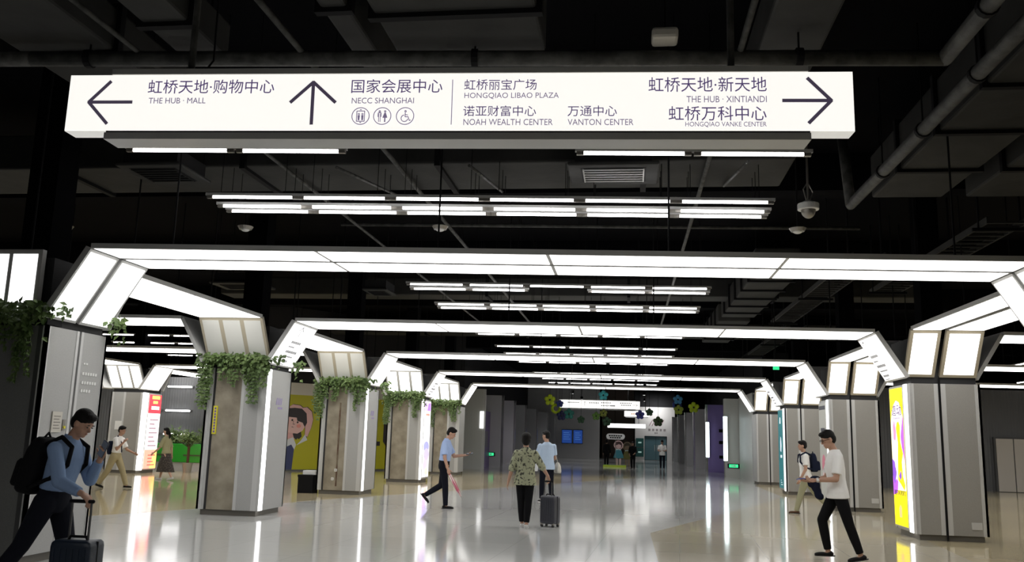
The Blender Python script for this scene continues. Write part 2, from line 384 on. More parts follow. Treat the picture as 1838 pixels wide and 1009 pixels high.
def arm_print(root, yb, left):
    Y = lambda x: yb+(x+6.18)*SK
    xa, xt = (XAL, XL) if left else (XAR, XR)
    y0, y1 = Y(xt)+.25*1.24, Y(xt)+1.24
    # text runs along y, lines stack down the slope
    if left: P = [V((xt, y0, ZB)), V((xt, y1, ZB)), V((xa, y1, ZA)), V((xa, y0, ZA))]
    else: P = [V((xt, y1, ZB)), V((xt, y0, ZB)), V((xa, y0, ZA)), V((xa, y1, ZA))]
    n = (P[1]-P[0]).cross(P[3]-P[0]).normalized()
    if n.z > 0: n = -n
    mb = MB(); bars(mb, P, n, [(.40, .12, .62, .055), (.52, .12, .42, .03), (.62, .12, .70, .055), (.74, .12, .62, .03), (.84, .12, .5, .045), (.93, .12, .42, .02)])
    def bl(u, v): return P[0]*(1-u)*(1-v)+P[1]*u*(1-v)+P[2]*u*v+P[3]*(1-u)*v
    mb.build('lettering', 'greytext', root)
    ar = MB()
    for a, b in (((.25, .30), (.25, .08)), ((.25, .07), (.14, .17)), ((.25, .07), (.36, .17))): stroke(ar, bl(*a), bl(*b), .022, n, .006)
    ar.build('arrow', 'greytext', root)
arm_print(arch_b, LB[1], True); arm_print(arch_b, LB[1], False); arm_print(arch_d, LB[3], True); arm_print(arch_d, LB[3], False)

# ---------------------------------------------------------------- pillars
ZT = 2.69
def face(root, fr, lay, z0=.1, z1=ZT):
    """fr: (origin, along, outward); lay: list of (from, to, material, part name, proud)"""
    o, ax, out = V(fr[0]), V(fr[1]), V(fr[2])
    for a, b, m, nm, pr in lay:
        MB().frame_box(o+ax*a+V((0, 0, z0))-out*.04, ax*(b-a), out*(.04+pr), (0, 0, z1-z0)).build(nm, m, root)
def pillar(label, x0, x1, y0, y1, front, right, left, back):
    root = thing('pillar', label, 'pillar', ((x0+x1)/2, (y0+y1)/2, 0))
    MB().box(x0+.05, x1-.05, y0+.05, y1-.05, .1, 3.5).build('core', 'core', root)
    MB().box(x0+.4, x1-.4, y0+.4, y1-.4, 3.5, 6.4).build('upper_shaft', 'ceil', root)
    MB().box(x0+.06, x1-.06, y0+.06, y1-.06, 0, .1).build('plinth', 'plinth', root)
    w, d = x1-x0, y1-y0
    face(root, ((x0, y0, 0), (w, 0, 0), (0, -1, 0)), front)
    face(root, ((x1, y0, 0), (0, d, 0), (1, 0, 0)), right)
    face(root, ((x0, y1, 0), (0, -d, 0), (-1, 0, 0)), left)
    face(root, ((x1, y1, 0), (-w, 0, 0), (0, 1, 0)), back)
    return root
S, PN, PW, PD, CR = 'silver', 'panel', 'panel_warm', 'panel_dark', 'core'
def plain(p): return [(.0, .06, S, 'edge_trim', .0), (.06, .94, p, 'clad_panel', -.008), (.94, 1, S, 'edge_trim', .0)]
frontL = [(0, .075, S, 'edge_trim', 0), (.075, .115, 'alu', 'edge_trim', -.01), (.115, .155, CR, 'shadow_gap', -.03), (.155, .59, 'concrete', 'concrete_face', -.02), (.59, .64, S, 'edge_trim', 0),
          (.64, .88, PN, 'clad_panel', -.008), (.88, .965, S, 'edge_trim', 0), (.965, 1, 'alu', 'edge_trim', -.01)]
rightL = [(.01, .17, 'strip', 'light_strip', .003), (.17, .96, PN, 'clad_panel', -.004), (.96, 1, S, 'edge_trim', 0)]
double = [(0, .05, S, 'edge_trim', 0), (.05, .47, PN, 'clad_panel', -.008), (.47, .51, S, 'edge_trim', 0), (.51, .545, CR, 'shadow_gap', -.03), (.545, .585, S, 'edge_trim', 0), (.585, .96, PN, 'clad_panel', -.008), (.96, 1, S, 'edge_trim', 0)]
frontR = [(0, .06, S, 'edge_trim', 0), (.06, .345, PW, 'clad_panel', -.008), (.345, .405, S, 'edge_trim', 0), (.405, .44, CR, 'shadow_gap', -.03), (.44, .51, S, 'edge_trim', 0), (.51, .92, PW, 'clad_panel', -.008), (.92, 1, S, 'edge_trim', 0)]
def leftR(n=.67): return [(0, .68, 'alu', 'poster_backing', -.02), (.68, .86, 'strip', 'light_strip', .003), (.86, 1, 'alu', 'edge_trim', -.004)]
pE = pillar('large near pillar at the left edge with dark ivy-topped front and two grey side panels', LX0, LX1, LY[0], LY[0]+1.19,
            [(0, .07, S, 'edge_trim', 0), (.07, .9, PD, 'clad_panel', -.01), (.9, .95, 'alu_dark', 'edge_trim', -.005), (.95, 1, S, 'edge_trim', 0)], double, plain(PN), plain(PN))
pA = pillar('grey pillar with bare concrete strip and yellow label, left of the black box', LX0, LX1, LY[1], LY[1]+1.19, frontL, rightL, plain(PN), plain(PN))
pB = pillar('ivy-topped pillar beside the black box, stained concrete strip and white light edge', LX0, LX1, LY[2], LY[2]+1.19, frontL, rightL, plain(PN), plain(PN))
pC = pillar('ivy-topped pillar carrying the purple lit poster', LX0, LX1, LY[3], LY[3]+1.19, frontL, [(0, .12, 'strip', 'light_strip', .0), (.12, .94, 'alu', 'poster_backing', -.02), (.94, 1, S, 'edge_trim', 0)], plain(PN), plain(PN))
pF = pillar('farthest ivy-topped pillar on the left, behind the man with the umbrella', LX0, LX1, LY[4], LY[4]+1.19, frontL, plain(PN), plain(PN), plain(PN))
pR0 = pillar('grey pillar just outside the right edge under the nearest arch', RX0, RX1, RY[0], RY[0]+1.19, frontR, plain(PN), plain(PN), plain(PN))
pR1 = pillar('large grey pillar at right carrying the yellow lit poster', RX0, RX1, RY[1], RY[1]+1.19, frontR, plain(PN), leftR(), plain(PN))
pR2 = pillar('grey pillar behind the man in the white shirt with pale poster', RX0, RX1, RY[2], RY[2]+1.19, frontR, plain(PN), leftR(), plain(PN))
pR3 = pillar('grey pillar with the narrow teal panel on its side', RX0, RX1, RY[3], RY[3]+1.19, frontR, plain(PN), [(0, .74, 'alu', 'poster_backing', -.02), (.74, .90, 'strip', 'light_strip', .003), (.90, 1, 'alu', 'edge_trim', -.004)], plain(PN))
pR4 = pillar('farthest grey pillar on the right, plain on every side', RX0, RX1, RY[4], RY[4]+1.19, frontR, plain(PN), plain(PN), plain(PN))
pD = pillar('pillar in the left aisle carrying the red and white lit poster', DX0, DX1, DY[3], DY[3]+1.19, [(0, .09, S, 'edge_trim', 0), (.09, .39, PN, 'clad_panel', -.008), (.39, .45, S, 'edge_trim', 0), (.45, .9, PW, 'clad_panel', -.008), (.9, 1, S, 'edge_trim', 0)],
            [(0, .26, 'strip', 'light_strip', .003), (.26, .95, 'alu', 'poster_backing', -.02), (.95, 1, S, 'edge_trim', 0)], plain(PN), plain(PN))
pD4 = pillar('far left-aisle pillar half hidden behind the yellow-label pillar', DX0, DX1, DY[4], DY[4]+1.19, frontR, plain(PN), plain(PN), plain(PN))
for p, x, y in ((pR1, RX0+1.19*.42, RY[1]), (pR2, RX0+1.19*.42, RY[2]), (pR3, RX0+1.19*.42, RY[3]), (pR4, RX0+1.19*.42, RY[4])):
    MB().cone((x, y-.012, .0), (x, y-.012, ZA+.02), .016, .016, 8).build('conduit', 'black', p)
# small fittings on the pillars
def plate(name, label, cat, x, y, z, wx, wy, h, m, ink=None):
    o = MB().box(x-wx/2, x+wx/2, y-wy/2, y+wy/2, z-h/2, z+h/2).build(name, m); o.location = (0, 0, 0); tag(o, label, cat); return o
xf = LX1+.012
for y, ww, lab, z in ((LY[1]+.62, .42, 'b', 2.02), (LY[2]+.62, .42, 'c', 1.98)):
    mb = MB()
    for k in range(4): mb.frame_box((LX1-.002, y-.12+k*.075, z+.02), (0, .03, 0), (.006, 0, 0), (0, .03, .13))
    for k in range(5): mb.frame_box((LX1-.002, y-.02+k*.045, z-.06), (0, .034, 0), (.006, 0, 0), (0, 0, .04))
    mb.build('lettering', 'ink3', pA if lab == 'b' else pB)
mb = MB()
for r, (z, n) in enumerate(((2.30, 2), (2.17, 6), (2.06, 6), (1.96, 4))):
    for k in range(n): mb.frame_box((LX1-.006, LY[0]+.75+k*.052, z), (0, .036, 0), (.006, 0, 0), (0, 0, .035 if r else .02))
mb.build('lettering', 'white', pE)
mb = MB().box(LX1-.006, LX1+.01, LY[0]+.26, LY[0]+.44, 1.47, 1.71)
plateo = thing('notice_plate', 'cream notice plate on the leftmost pillar behind the backpacker', 'sign', (LX1, LY[0]+.35, 1.59))
mb.build('plate', 'offwhite', plateo)
mb = MB()
for k in range(5): mb.box(LX1+.008, LX1+.012, LY[0]+.29, LY[0]+.41-.02*(k % 2), 1.51+k*.035, 1.522+k*.035)
mb.build('lettering', 'steel', plateo)
sw = thing('wall_switch', 'small metal switch plate right of the cream notice plate', 'switch', (LX1, LY[0]+.5, 1.56))
MB().box(LX1-.006, LX1+.006, LY[0]+.47, LY[0]+.52, 1.49, 1.62).build('plate', 'steel', sw); MB().cone((LX1, LY[0]+.495, 1.53), (LX1+.02, LY[0]+.495, 1.53), .017, .017, 12).build('key_switch', 'yellowlabel', sw)
yl = thing('yellow_label', 'vertical yellow label on the bare concrete pillar strip', 'label', (LX0+.20, LY[1]-.0, 1.72))
MB().box(LX0+.185, LX0+.265, LY[1]-.01, LY[1]+.025, 1.46, 1.98).build('label_sheet', 'yellowlabel', yl)
mb = MB()
for k in range(9): mb.box(LX0+.21, LX0+.243, LY[1]-.014, LY[1]-.008, 1.49+k*.053, 1.525+k*.053)
mb.build('lettering', 'ink', yl)
for x, z, lab in ((LX0+.50, .60, 'small white outlet box on the stained concrete, upper one'), (LX0+.43, .38, 'small white outlet box on the stained concrete, lower one')):
    o = thing('outlet_box', lab, 'outlet', (x, LY[2], z)); MB().box(x-.035, x+.035, LY[2]-.02, LY[2]+.025, z-.035, z+.035).build('box', 'white', o, bevel=.006)
    MB().box(x-.012, x+.012, LY[2]-.024, LY[2]-.018, z-.01, z+.01).build('socket', 'steel', o)
o = MB().box(LX0+.50, LX0+.54, LY[2]+.01, LY[2]+.03, .2, 2.3).build('rust_streak', mat('rust', (.10, .05, .03), .8, noise=((.2, .16, .11), 5)), pB)
for x, y, z, lab in ((RX0+1.0, RY[1], .27, 'white sticker low on the yellow poster pillar'), (RX0+1.0, RY[2], .27, 'white sticker low on the pillar behind the white-shirted man')):
    tag(MB().box(x-.1, x+.07, y-.006, y+.01, z-.06, z+.06).build('sticker', 'silver'), lab, 'sticker')
tag(MB().box(DX0+.25, DX0+.49, DY[3]-.012, DY[3]+.008, 1.43, 1.72).build('notice_sheet', 'white'), 'white paper notice on the left aisle pillar beside the phoning man', 'notice')

# ---------------------------------------------------------------- lit posters on the pillars
def poster(label, x, out, ya, yb, z0, z1, bg, shapes, texts=(), e=1.0):
    """on the pillar side at x; s runs from ya to yb (0..1), t from z0 to z1 (0..1)"""
    root = thing('poster_lightbox', label, 'poster', (x, (ya+yb)/2, z0))
    MB().box(min(x-out*.03, x+out*.02), max(x-out*.03, x+out*.02), min(ya, yb), max(ya, yb), z0, z1).build('frame', 'alu', root)
    X = x+out*.02
    def P(s, t, l): return (X+out*l, ya+(yb-ya)*s, z0+(z1-z0)*t)
    MB().prism([P(.03, .012, 0), P(.97, .012, 0), P(.97, .988, 0), P(.03, .988, 0)], (out*.004, 0, 0)).build('poster_sheet', flat(bg, e), root)
    for i, (nm, c, pts) in enumerate(shapes):
        MB().prism([P(s, t, .004+.0007*i) for s, t in pts], (out*.0012, 0, 0)).build(nm, flat(c, e), root)
    for i, (body, s0, t0, s1, t1, c) in enumerate(texts):
        put_text(body, P(s0, t0, .013), (0, (yb-ya), 0), (0, 0, 1), abs((yb-ya)*(s1-s0)), (z1-z0)*(t1-t0), flat(c), root)
    return root
def blob(cx, cy, rx, ry, n=18, a0=0): return [(cx+rx*math.cos(2*PI*i/n+a0), cy+ry*math.sin(2*PI*i/n+a0)) for i in range(n)]
def rows(s0, s1, t0, t1, n, c, nm='lettering'): return [(nm, c, [(s0, t), (s1-(.12*(k % 3)), t), (s1-(.12*(k % 3)), t+(t1-t0)/n*.4), (s0, t+(t1-t0)/n*.4)]) for k in range(n) for t in [t0+(t1-t0)*k/n]]
YE, WH, VI, PU, PK, OR_ = (.93, .80, .0), (.92, .88, .92), (.22, .07, .55), (.42, .10, .62), (.85, .25, .45), (.95, .45, .2)
poster('yellow and violet lit poster on the large right pillar', RX0, -1, RY[1]+1.17, RY[1]+.36, .14, ZT-.02, YE, [
    ('artwork', WH, [(.05, .26), (.95, .26), (.95, .74), (.85, .84), (.7, .885), (.5, .90), (.3, .87), (.15, .82), (.05, .74)]),
    ('artwork', PU, [(.97, .45), (.97, .80), (.85, .72), (.74, .64), (.80, .56), (.9, .50)]),
    ('artwork', VI, [(.03, .24), (.03, .48), (.2, .46), (.32, .38), (.22, .33), (.3, .24)]),
    ('artwork', YE, [(.42, .33), (.62, .30), (.85, .26), (.92, .30), (.78, .36), (.74, .46), (.86, .52), (.7, .60), (.72, .72), (.62, .75), (.5, .74), (.42, .70), (.52, .6), (.45, .46)]),
    ('artwork', PK, [(.22, .62), (.36, .60), (.42, .68), (.32, .76), (.2, .72)]),
    ('artwork', (.72, .60, .82), [(.24, .42), (.42, .40), (.46, .56), (.34, .62), (.2, .56)]),
    ('artwork', PU, [(.03, .22), (.34, .24), (.42, .32), (.3, .34), (.16, .30), (.03, .36)]),
    ('artwork', VI, [(.5, .36), (.66, .40), (.7, .36), (.6, .33)]),
    ('artwork', OR_, [(.42, .07), (.58, .07), (.6, .14), (.5, .16), (.4, .13)])],
    [('造动', .18, .79, .9, .87, (.2, .1, .3)), ('造动未来', .3, .765, .78, .78, (.3, .2, .4)), ('BEST IN SPORTS', .16, .225, .95, .258, (.05, .04, .1))])
poster('dim pale poster on the pillar behind the white-shirted man', RX0, -1, RY[2]+1.17, RY[2]+.38, .14, ZT-.06, (.34, .34, .31), [
    ('artwork', (.05, .05, .06), [(.05, .93), (.95, .93), (.95, .97), (.05, .97)]), ('artwork', (.05, .05, .06), [(.25, .70), (.85, .70), (.85, .745), (.25, .745)]),
    ('artwork', (.8, .8, .78), [(.3, .60), (.85, .60), (.85, .69), (.3, .69)]), ('artwork', (.45, .15, .2), blob(.55, .38, .25, .1)), ('artwork', (.55, .4, .4), blob(.6, .28, .2, .06))], e=.35)
poster('narrow teal panel with white marks on the right pillar side', RX0, -1, RY[3]+1.17, RY[3]+.31, .14, ZT-.02, (.02, .16, .18), [
    ('lettering', (.8, .9, .95), [(.35, .82), (.6, .82), (.55, .9), (.4, .9)]), ('artwork', (.75, .85, .95), [(.4, .48), (.6, .46), (.7, .54), (.62, .64), (.5, .66), (.42, .58)]),
    ('lettering', (.8, .9, .95), [(.4, .39), (.75, .39), (.75, .425), (.4, .425)])]+rows(.4, .8, .05, .13, 3, (.7, .8, .85)), e=.5)
poster('tall purple to orange lit poster on the ivy pillar', LX1, 1, LY[3]+.15, LY[3]+1.12, .14, ZT-.02, (.93, .90, .95), [
    ('artwork', (.62, .40, .85), [(.03, .86), (.97, .86), (.97, .985), (.03, .985)]), ('artwork', (.30, .16, .70), [(.45, .87), (.9, .87), (.9, .97), (.6, .96)]),
    ('artwork', (.30, .30, .80), blob(.5, .40, .42, .07)), ('artwork', (.45, .40, .85), blob(.55, .30, .4, .08)), ('artwork', (.90, .45, .62), blob(.4, .17, .34, .08)),
    ('artwork', (.95, .55, .45), blob(.62, .08, .3, .05)), ('lettering', (.85, .25, .2), [(.25, .80), (.8, .80), (.8, .83), (.25, .83)])]+rows(.3, .85, .58, .76, 5, (.45, .42, .6)), e=1.3)
poster('red and white lit directory poster in the left aisle', DX1, 1, DY[3]+.30, DY[3]+1.14, .12, ZT-.02, (.95, .90, .88), [
    ('artwork', (.75, .05, .07), [(.03, .74), (.97, .74), (.97, .988), (.03, .988)]), ('artwork', (.95, .55, .12), [(.25, .93), (.85, .93), (.85, .975), (.25, .975)]),
    ('lettering', (.95, .7, .15), [(.35, .87), (.7, .87), (.7, .905), (.35, .905)]), ('lettering', (.95, .9, .9), [(.25, .79), (.85, .79), (.85, .835), (.25, .835)]),
    ('artwork', (.95, .30, .22), [(.03, .012), (.97, .012), (.97, .26), (.03, .26)]), ('artwork', (.98, .50, .15), [(.5, .012), (.97, .012), (.97, .26), (.8, .26)])]
    + rows(.2, .85, .30, .70, 7, (.30, .22, .25)) + rows(.3, .85, .05, .22, 4, (.75, .12, .08)), e=1.6)

# ---------------------------------------------------------------- the hanging direction sign
def hanging_sign(label, A, ang, Ln, z0, z1, dep, full=True):
    t = V((math.cos(ang), math.sin(ang), 0)); up = V((0, 0, 1)); nn = t.cross(up)   # nn faces the camera
    A = V((A[0], A[1], 0))
    root = thing('hanging_sign', label, 'sign', A+t*Ln/2+up*z0)
    def P(s, z, l=0): return A+t*s+up*z+nn*l
    k = Ln/6.02
    MB().frame_box(P(0, z0, -.004), t*Ln, up*(z1-z0), -nn*(dep-.004)).build('light_box', flat((.75, .74, .70), .55), root)
    MB().frame_box(P(.004, z0+.004, .004), t*(Ln-.008), up*(z1-z0-.008), -nn*.008).build('sign_face', mat('sign_face', (.86, .85, .80), .4, emit=(.86 if full else 1.3), ecol=(1, .98, .93)), root)
    MB().frame_box(P(.343*k, z1, .01), t*(5.355*k), up*.045, -nn*(dep+.02)).build('top_channel', 'alu', root)
    MB().frame_box(P(.343*k, z0-.022, .006), t*(5.355*k), up*.022, -nn*(dep+.012)).build('shadow_rail', 'alu_dark', root)
    MB().frame_box(P(.343*k, z0-.075, .03), t*(5.355*k), up*.053, -nn*(dep+.06)).build('bottom_channel', 'silver', root)
    for s in (.94*k, 5.152*k):
        MB().cone(P(s, z1+.04, -dep/2), P(s, 6.4, -dep/2), .027, .027, 12).build('hanger_pole', 'pipe', root)
        MB().frame_box(P(s-.05, z1+.045, -dep/2+.05), t*.1, up*.012, -nn*.1).build('pole_flange', 'alu_dark', root)
    cb = MB(); pts = [P(1.10*k, z1+.03, -dep/2), P(1.08*k, z1+.10, -dep/2), P(1.115*k, z1+.15, -dep/2), P(1.10*k, 6.4, -dep/2)]; cb.tube(pts, .008, 6); cb.build('cable', 'black', root)
    return root, P, t, up, nn
SANG = rad(3.184)
sg, SP, st, su, sn = hanging_sign('long lit white direction sign hanging nearest the camera, purple lettering and black arrows', (-4.382, 6.0), SANG, 6.022, 3.826, 4.288, .16)
def arrow(root, P, nn, tip, tail, h1, h2, wd=.026, m='ink2'):
    mb = MB()
    for a, b in ((tip, tail), (tip, h1), (tip, h2)): stroke(mb, P(*a), P(*b), wd, nn, .005)
    return mb.build('arrow', m, root)
arrow(sg, SP, sn, (.176, 4.06), (.526, 4.06), (.339, 4.230), (.341, 3.885))
arrow(sg, SP, sn, (1.967, 4.219), (1.972, 3.88), (1.797, 4.056), (2.147, 4.055))
arrow(sg, SP, sn, (5.859, 4.06), (5.511, 4.061), (5.693, 4.234), (5.694, 3.888))
def st_text(body, s0, s1, z0, z1, m): put_text(body, SP(s0, z0), st, su, s1-s0, z1-z0, m, sg, lift=.005)
for a in (('虹桥天地·购物中心', .647, 1.659, 4.129, 4.243, 'ink'), ('THE HUB · MALL', .662, 1.120, 4.048, 4.095, 'ink3'), ('国家会展中心', 2.267, 2.973, 4.130, 4.241, 'ink'),
          ('NECC SHANGHAI', 2.276, 2.758, 4.045, 4.091, 'ink3'), ('虹桥丽宝广场', 3.140, 3.691, 4.150, 4.237, 'ink'), ('HONGQIAO LIBAO PLAZA', 3.144, 3.860, 4.078, 4.129, 'ink3'),
          ('诺亚财富中心', 3.140, 3.691, 3.942, 4.026, 'ink'), ('NOAH WEALTH CENTER', 3.144, 3.818, 3.871, 3.920, 'ink3'), ('万通中心', 3.928, 4.295, 3.941, 4.025, 'ink'),
          ('VANTON CENTER', 3.930, 4.418, 3.871, 3.919, 'ink3'), ('虹桥天地·新天地', 4.529, 5.396, 4.131, 4.248, 'ink'), ('THE HUB · XINTIANDI', 4.809, 5.394, 4.048, 4.098, 'ink3'),
          ('虹桥万科中心', 4.677, 5.390, 3.906, 4.019, 'ink'), ('HONGQIAO VANKE CENTER', 4.799, 5.389, 3.854, 3.897, 'ink3')): st_text(*a)
mb = MB(); stroke(mb, SP(3.05, 4.233), SP(3.052, 3.876), .006, sn, .005); mb.build('divider_line', 'ink3', sg)
def ring(mb, P, nn, cs, cz, r, wd, n=28, a0=0, a1=2*PI):
    pts = [(cs+r*math.cos(a0+(a1-a0)*i/n), cz+r*math.sin(a0+(a1-a0)*i/n)) for i in range(n+1)]
    for a, b in zip(pts, pts[1:]): stroke(mb, P(*a), P(*b), wd, nn, .005)
def poly(mb, P, nn, pts): mb.prism([P(s, z, .005) for s, z in pts], nn*.003)
icz = 3.943
mb = MB(); c = 2.352; ring(mb, SP, sn, c, icz, .067, .006)
for a, b in (((-.03, -.042), (-.03, .04)), ((.03, -.042), (.03, .04)), ((-.03, .04), (.03, .04)), ((-.03, -.042), (.03, -.042))): stroke(mb, SP(c+a[0], icz+a[1]), SP(c+b[0], icz+b[1]), .006, sn, .005)
for dx in (-.014, .014):
    ring(mb, SP, sn, c+dx, icz+.016, .006, .005, 8); poly(mb, SP, sn, [(c+dx-.009, icz+.006), (c+dx+.009, icz+.006), (c+dx+.006, icz-.034), (c+dx-.006, icz-.034)])
poly(mb, SP, sn, [(c-.01, icz+.047), (c+.01, icz+.047), (c, icz+.056)]); poly(mb, SP, sn, [(c-.01, icz-.048), (c+.01, icz-.048), (c, icz-.057)])
mb.build('lift_pictogram', 'ink3', sg)
mb = MB(); c = 2.520; ring(mb, SP, sn, c, icz, .067, .006)
for dx, f in ((-.021, 0), (.021, 1)):
    ring(mb, SP, sn, c+dx, icz+.037, .006, .006, 8)
    if f: poly(mb, SP, sn, [(c+dx-.006, icz+.026), (c+dx+.006, icz+.026), (c+dx+.019, icz-.014), (c+dx-.019, icz-.014)]); stroke(mb, SP(c+dx, icz-.012), SP(c+dx, icz-.046), .010, sn, .005)
    else:
        stroke(mb, SP(c+dx-.012, icz+.024), SP(c+dx-.012, icz-.006), .005, sn, .005); stroke(mb, SP(c+dx+.012, icz+.024), SP(c+dx+.012, icz-.006), .005, sn, .005)
        stroke(mb, SP(c+dx-.012, icz+.026), SP(c+dx+.012, icz+.026), .005, sn, .005); stroke(mb, SP(c+dx-.006, icz+.02), SP(c+dx-.006, icz-.046), .005, sn, .005); stroke(mb, SP(c+dx+.006, icz+.02), SP(c+dx+.006, icz-.046), .005, sn, .005)
mb.build('toilet_pictogram', 'ink3', sg)
mb = MB(); c = 2.696; ring(mb, SP, sn, c, icz, .067, .006); ring(mb, SP, sn, c+.002, icz+.038, .006, .006, 8)
ring(mb, SP, sn, c-.004, icz-.018, .026, .006, 14, rad(100), rad(350))
for a, b in (((.0, .026), (.0, -.006)), ((.0, -.006), (.024, -.006)), ((.024, -.006), (.034, -.036)), ((.034, -.036), (.044, -.032)), ((.0, .012), (.02, .008))): stroke(mb, SP(c+a[0], icz+a[1]), SP(c+b[0], icz+b[1]), .006, sn, .005)
mb.build('wheelchair_pictogram', 'ink3', sg)
# far signs in the corridor
s2, P2, t2, u2, n2 = hanging_sign('long lit white direction sign far down the corridor with coloured flowers around it', (-4.02, 51.6), SANG, 4.70, 3.31, 3.77, .16, False)
arrow(s2, P2, n2, (.13, 3.54), (.40, 3.54), (.26, 3.66), (.26, 3.42), .022, 'greytext'); arrow(s2, P2, n2, (1.5, 3.69), (1.5, 3.42), (1.38, 3.57), (1.62, 3.57), .022, 'greytext'); arrow(s2, P2, n2, (4.55, 3.54), (4.28, 3.54), (4.42, 3.66), (4.42, 3.42), .022, 'greytext')
mb = MB()
for s0, s1, z in ((.5, 1.2, 3.60), (1.75, 2.3, 3.60), (2.45, 3.0, 3.62), (2.45, 3.2, 3.45), (3.0, 3.3, 3.45), (3.55, 4.15, 3.62), (3.6, 4.15, 3.50)):
    q = s0
    while q < s1: mb.frame_box(P2(q, z, .004), t2*.07, u2*.06, n2*.004); q += .1
mb.build('lettering', 'greytext', s2)
s3, P3, t3, u3, n3 = hanging_sign('short lit sign with faint orange print, behind and right of the far long sign', (-.25, 58), SANG, 1.6, 3.05, 3.40, .14, False)
mb = MB()
for q in range(5): mb.frame_box(P3(.45+q*.12, 3.17, .004), t3*.09, u3*.1, n3*.004)
mb.build('lettering', flat((.8, .35, .15)), s3)

# ---------------------------------------------------------------- rows of suspended tube lights
tproto = thing('tube_light', 'x', 'tube light', (0, 0, 0), SANG*1.2)
MB().box(-.655, .655, -.03, .03, .018, .055).build('housing', 'alu', tproto)
MB().cone((-.56, 0, 0), (.56, 0, 0), .019, .019, 10).build('tube', 'tube', tproto, True)
for s in (-1, 1): MB().box(s*.598-.04, s*.598+.04, -.024, .024, -.02, .02).build('end_cap', 'steel', tproto)
for s in (-1, 1): MB().cone((s*.45, 0, .05), (s*.45, 0, 1.7), .005, .005, 5).build('hanger_wire', 'black', tproto)
_used = [0]
def tubes(row, x0, n, pitch, y, z, rz=None, skip=()):
    tot = n-len(skip); c = 0
    for i in range(n):
        if i in skip: continue
        lab = f'{ORD[c]} of {tot} tube lights from left, {row}' if tot > 1 else f'tube light {row}'
        c += 1
        x = x0+i*pitch; loc = (x, y+(x+6.18)*SK, z)
        if not _used[0]: tproto.location = loc; tproto['label'] = lab; o = tproto; _used[0] = 1
        else: o = dup(tproto, loc, lab)
        if rz is not None: o.rotation_euler = (0, 0, rz)
        o['group'] = 'suspended tube lights'
tubes('row just under the near hanging sign', -5.15, 6, 1.30, 9.02, 4.72, skip=(2, 3))
tubes('top line above the nearest arch', -5.12, 6, 1.275, 10.95, 4.70)
tubes('middle line above the nearest arch', -5.12, 6, 1.275, 11.28, 4.66)
tubes('lowest line above the nearest arch', -5.12, 6, 1.275, 11.56, 4.66)
tubes('upper line just below the nearest arch', -4.05, 5, 1.275, 17.75, 4.70)
tubes('gapped line just below the nearest arch', -4.05, 5, 1.275, 18.1, 4.66, skip=(2,))
tubes('upper line just above the second arch', -4.05, 5, 1.275, 20.55, 4.70)
tubes('lower line just above the second arch', -4.05, 5, 1.275, 20.9, 4.66)
for k, (nm, ys) in enumerate((('second', (24.1, 26.4)), ('third', (30.4, 32.7)), ('fourth', (36.8, 38.8)))):
    tubes(f'upper line below the {nm} arch', -4.05, 5, 1.275, ys[0], 4.70)
    if k < 2: tubes(f'lower line below the {nm} arch', -4.05, 5, 1.275, ys[1], 4.66)
tubes('last line, below the fifth arch', -4.05, 5, 1.275, 43.0, 4.70)
tubes('added corridor line hidden by the fifth arch', -4.05, 5, 1.275, 47.2, 4.70)  # added row, out of sight, to brighten the corridor panels
tubes('added far corridor line hidden by the fifth arch', -4.05, 5, 1.275, 51.0, 4.72)  # second added row, also only for corridor fill light
for nm, x0, y in (('highest line in the left aisle', -19.0, 29.2), ('second highest line in the left aisle', -19.0, 32.0), ('third highest line in the left aisle', -19.7, 37.4), ('lowest line in the left aisle', -21.0, 42.7)):
    tubes(nm, x0, 4, 1.275, y, 4.70);
for k, (x, y) in enumerate(((14.35, 34.6), (14.95, 35.2), (15.5, 35.6), (17.0, 39.4), (17.7, 40.0), (18.2, 43.6), (18.8, 44.2), (19.4, 44.8))):
    tubes(f'pointing away in the right aisle, {ORD[k]} from the left', x, 1, 1, y-(x+6.18)*SK, 4.70, PI/2)

# ---------------------------------------------------------------- ceiling services
def duct(label, x0, x1, y0, y1, z0, z1, flanges=(), axis='y', top=6.4):
    root = thing('air_duct', label, 'air duct', ((x0+x1)/2, (y0+y1)/2, z0))
    MB().box(x0, x1, y0, y1, z0, z1).build('duct_body', 'duct', root, bevel=.03)
    for f in flanges:
        if axis == 'y': MB().box(x0-.05, x1+.05, f-.04, f+.04, z0-.045, z1+.05).build('flange', 'black', root)
        else: MB().box(f-.04, f+.04, y0-.05, y1+.05, z0-.045, z1+.05).build('flange', 'black', root)
    for sx in (x0+.06, x1-.06):
        for sy in (y0+.3, y1-.3): MB().cone((sx, sy, z1-.02), (sx, sy, top), .012, .012, 6).build('hanger_rod', 'black', root)
    return root
duct('wide grey duct block at top centre ending above the hanging sign', -2.25, -.80, 3.0, 7.85, 5.22, 5.8, (4.2, 5.6, 7.0))
duct('grey duct across the hall below the hanging sign', -15.0, 2.15, 11.25, 12.55, 5.22, 5.75, (-11, -8.2, -5.4, -2.6, .2), 'x')
duct('sloping-looking duct at upper right beside the diagonal pipe', 3.62, 4.62, 3.0, 13.3, 5.25, 5.9, (6.2, 7.6, 9.0, 10.4, 11.9))
duct('outermost wide duct at the upper right corner', 4.95, 6.5, 3.0, 13.3, 5.25, 5.9, (6.2, 7.6, 9.0, 10.4, 11.9))
duct('left duct running toward the camera at the upper left corner', -6.1, -5.1, 3.0, 9.2, 5.25, 5.7, (5.4, 7.6))
duct('slim duct running toward the camera left of the sign pole', -4.45, -4.0, 3.0, 7.8, 5.22, 5.6, (5.5, 7.0))
duct('slim duct left of the wide duct block at top centre', -2.75, -2.5, 3.0, 10.5, 5.3, 5.7, (5.5, 7.0))
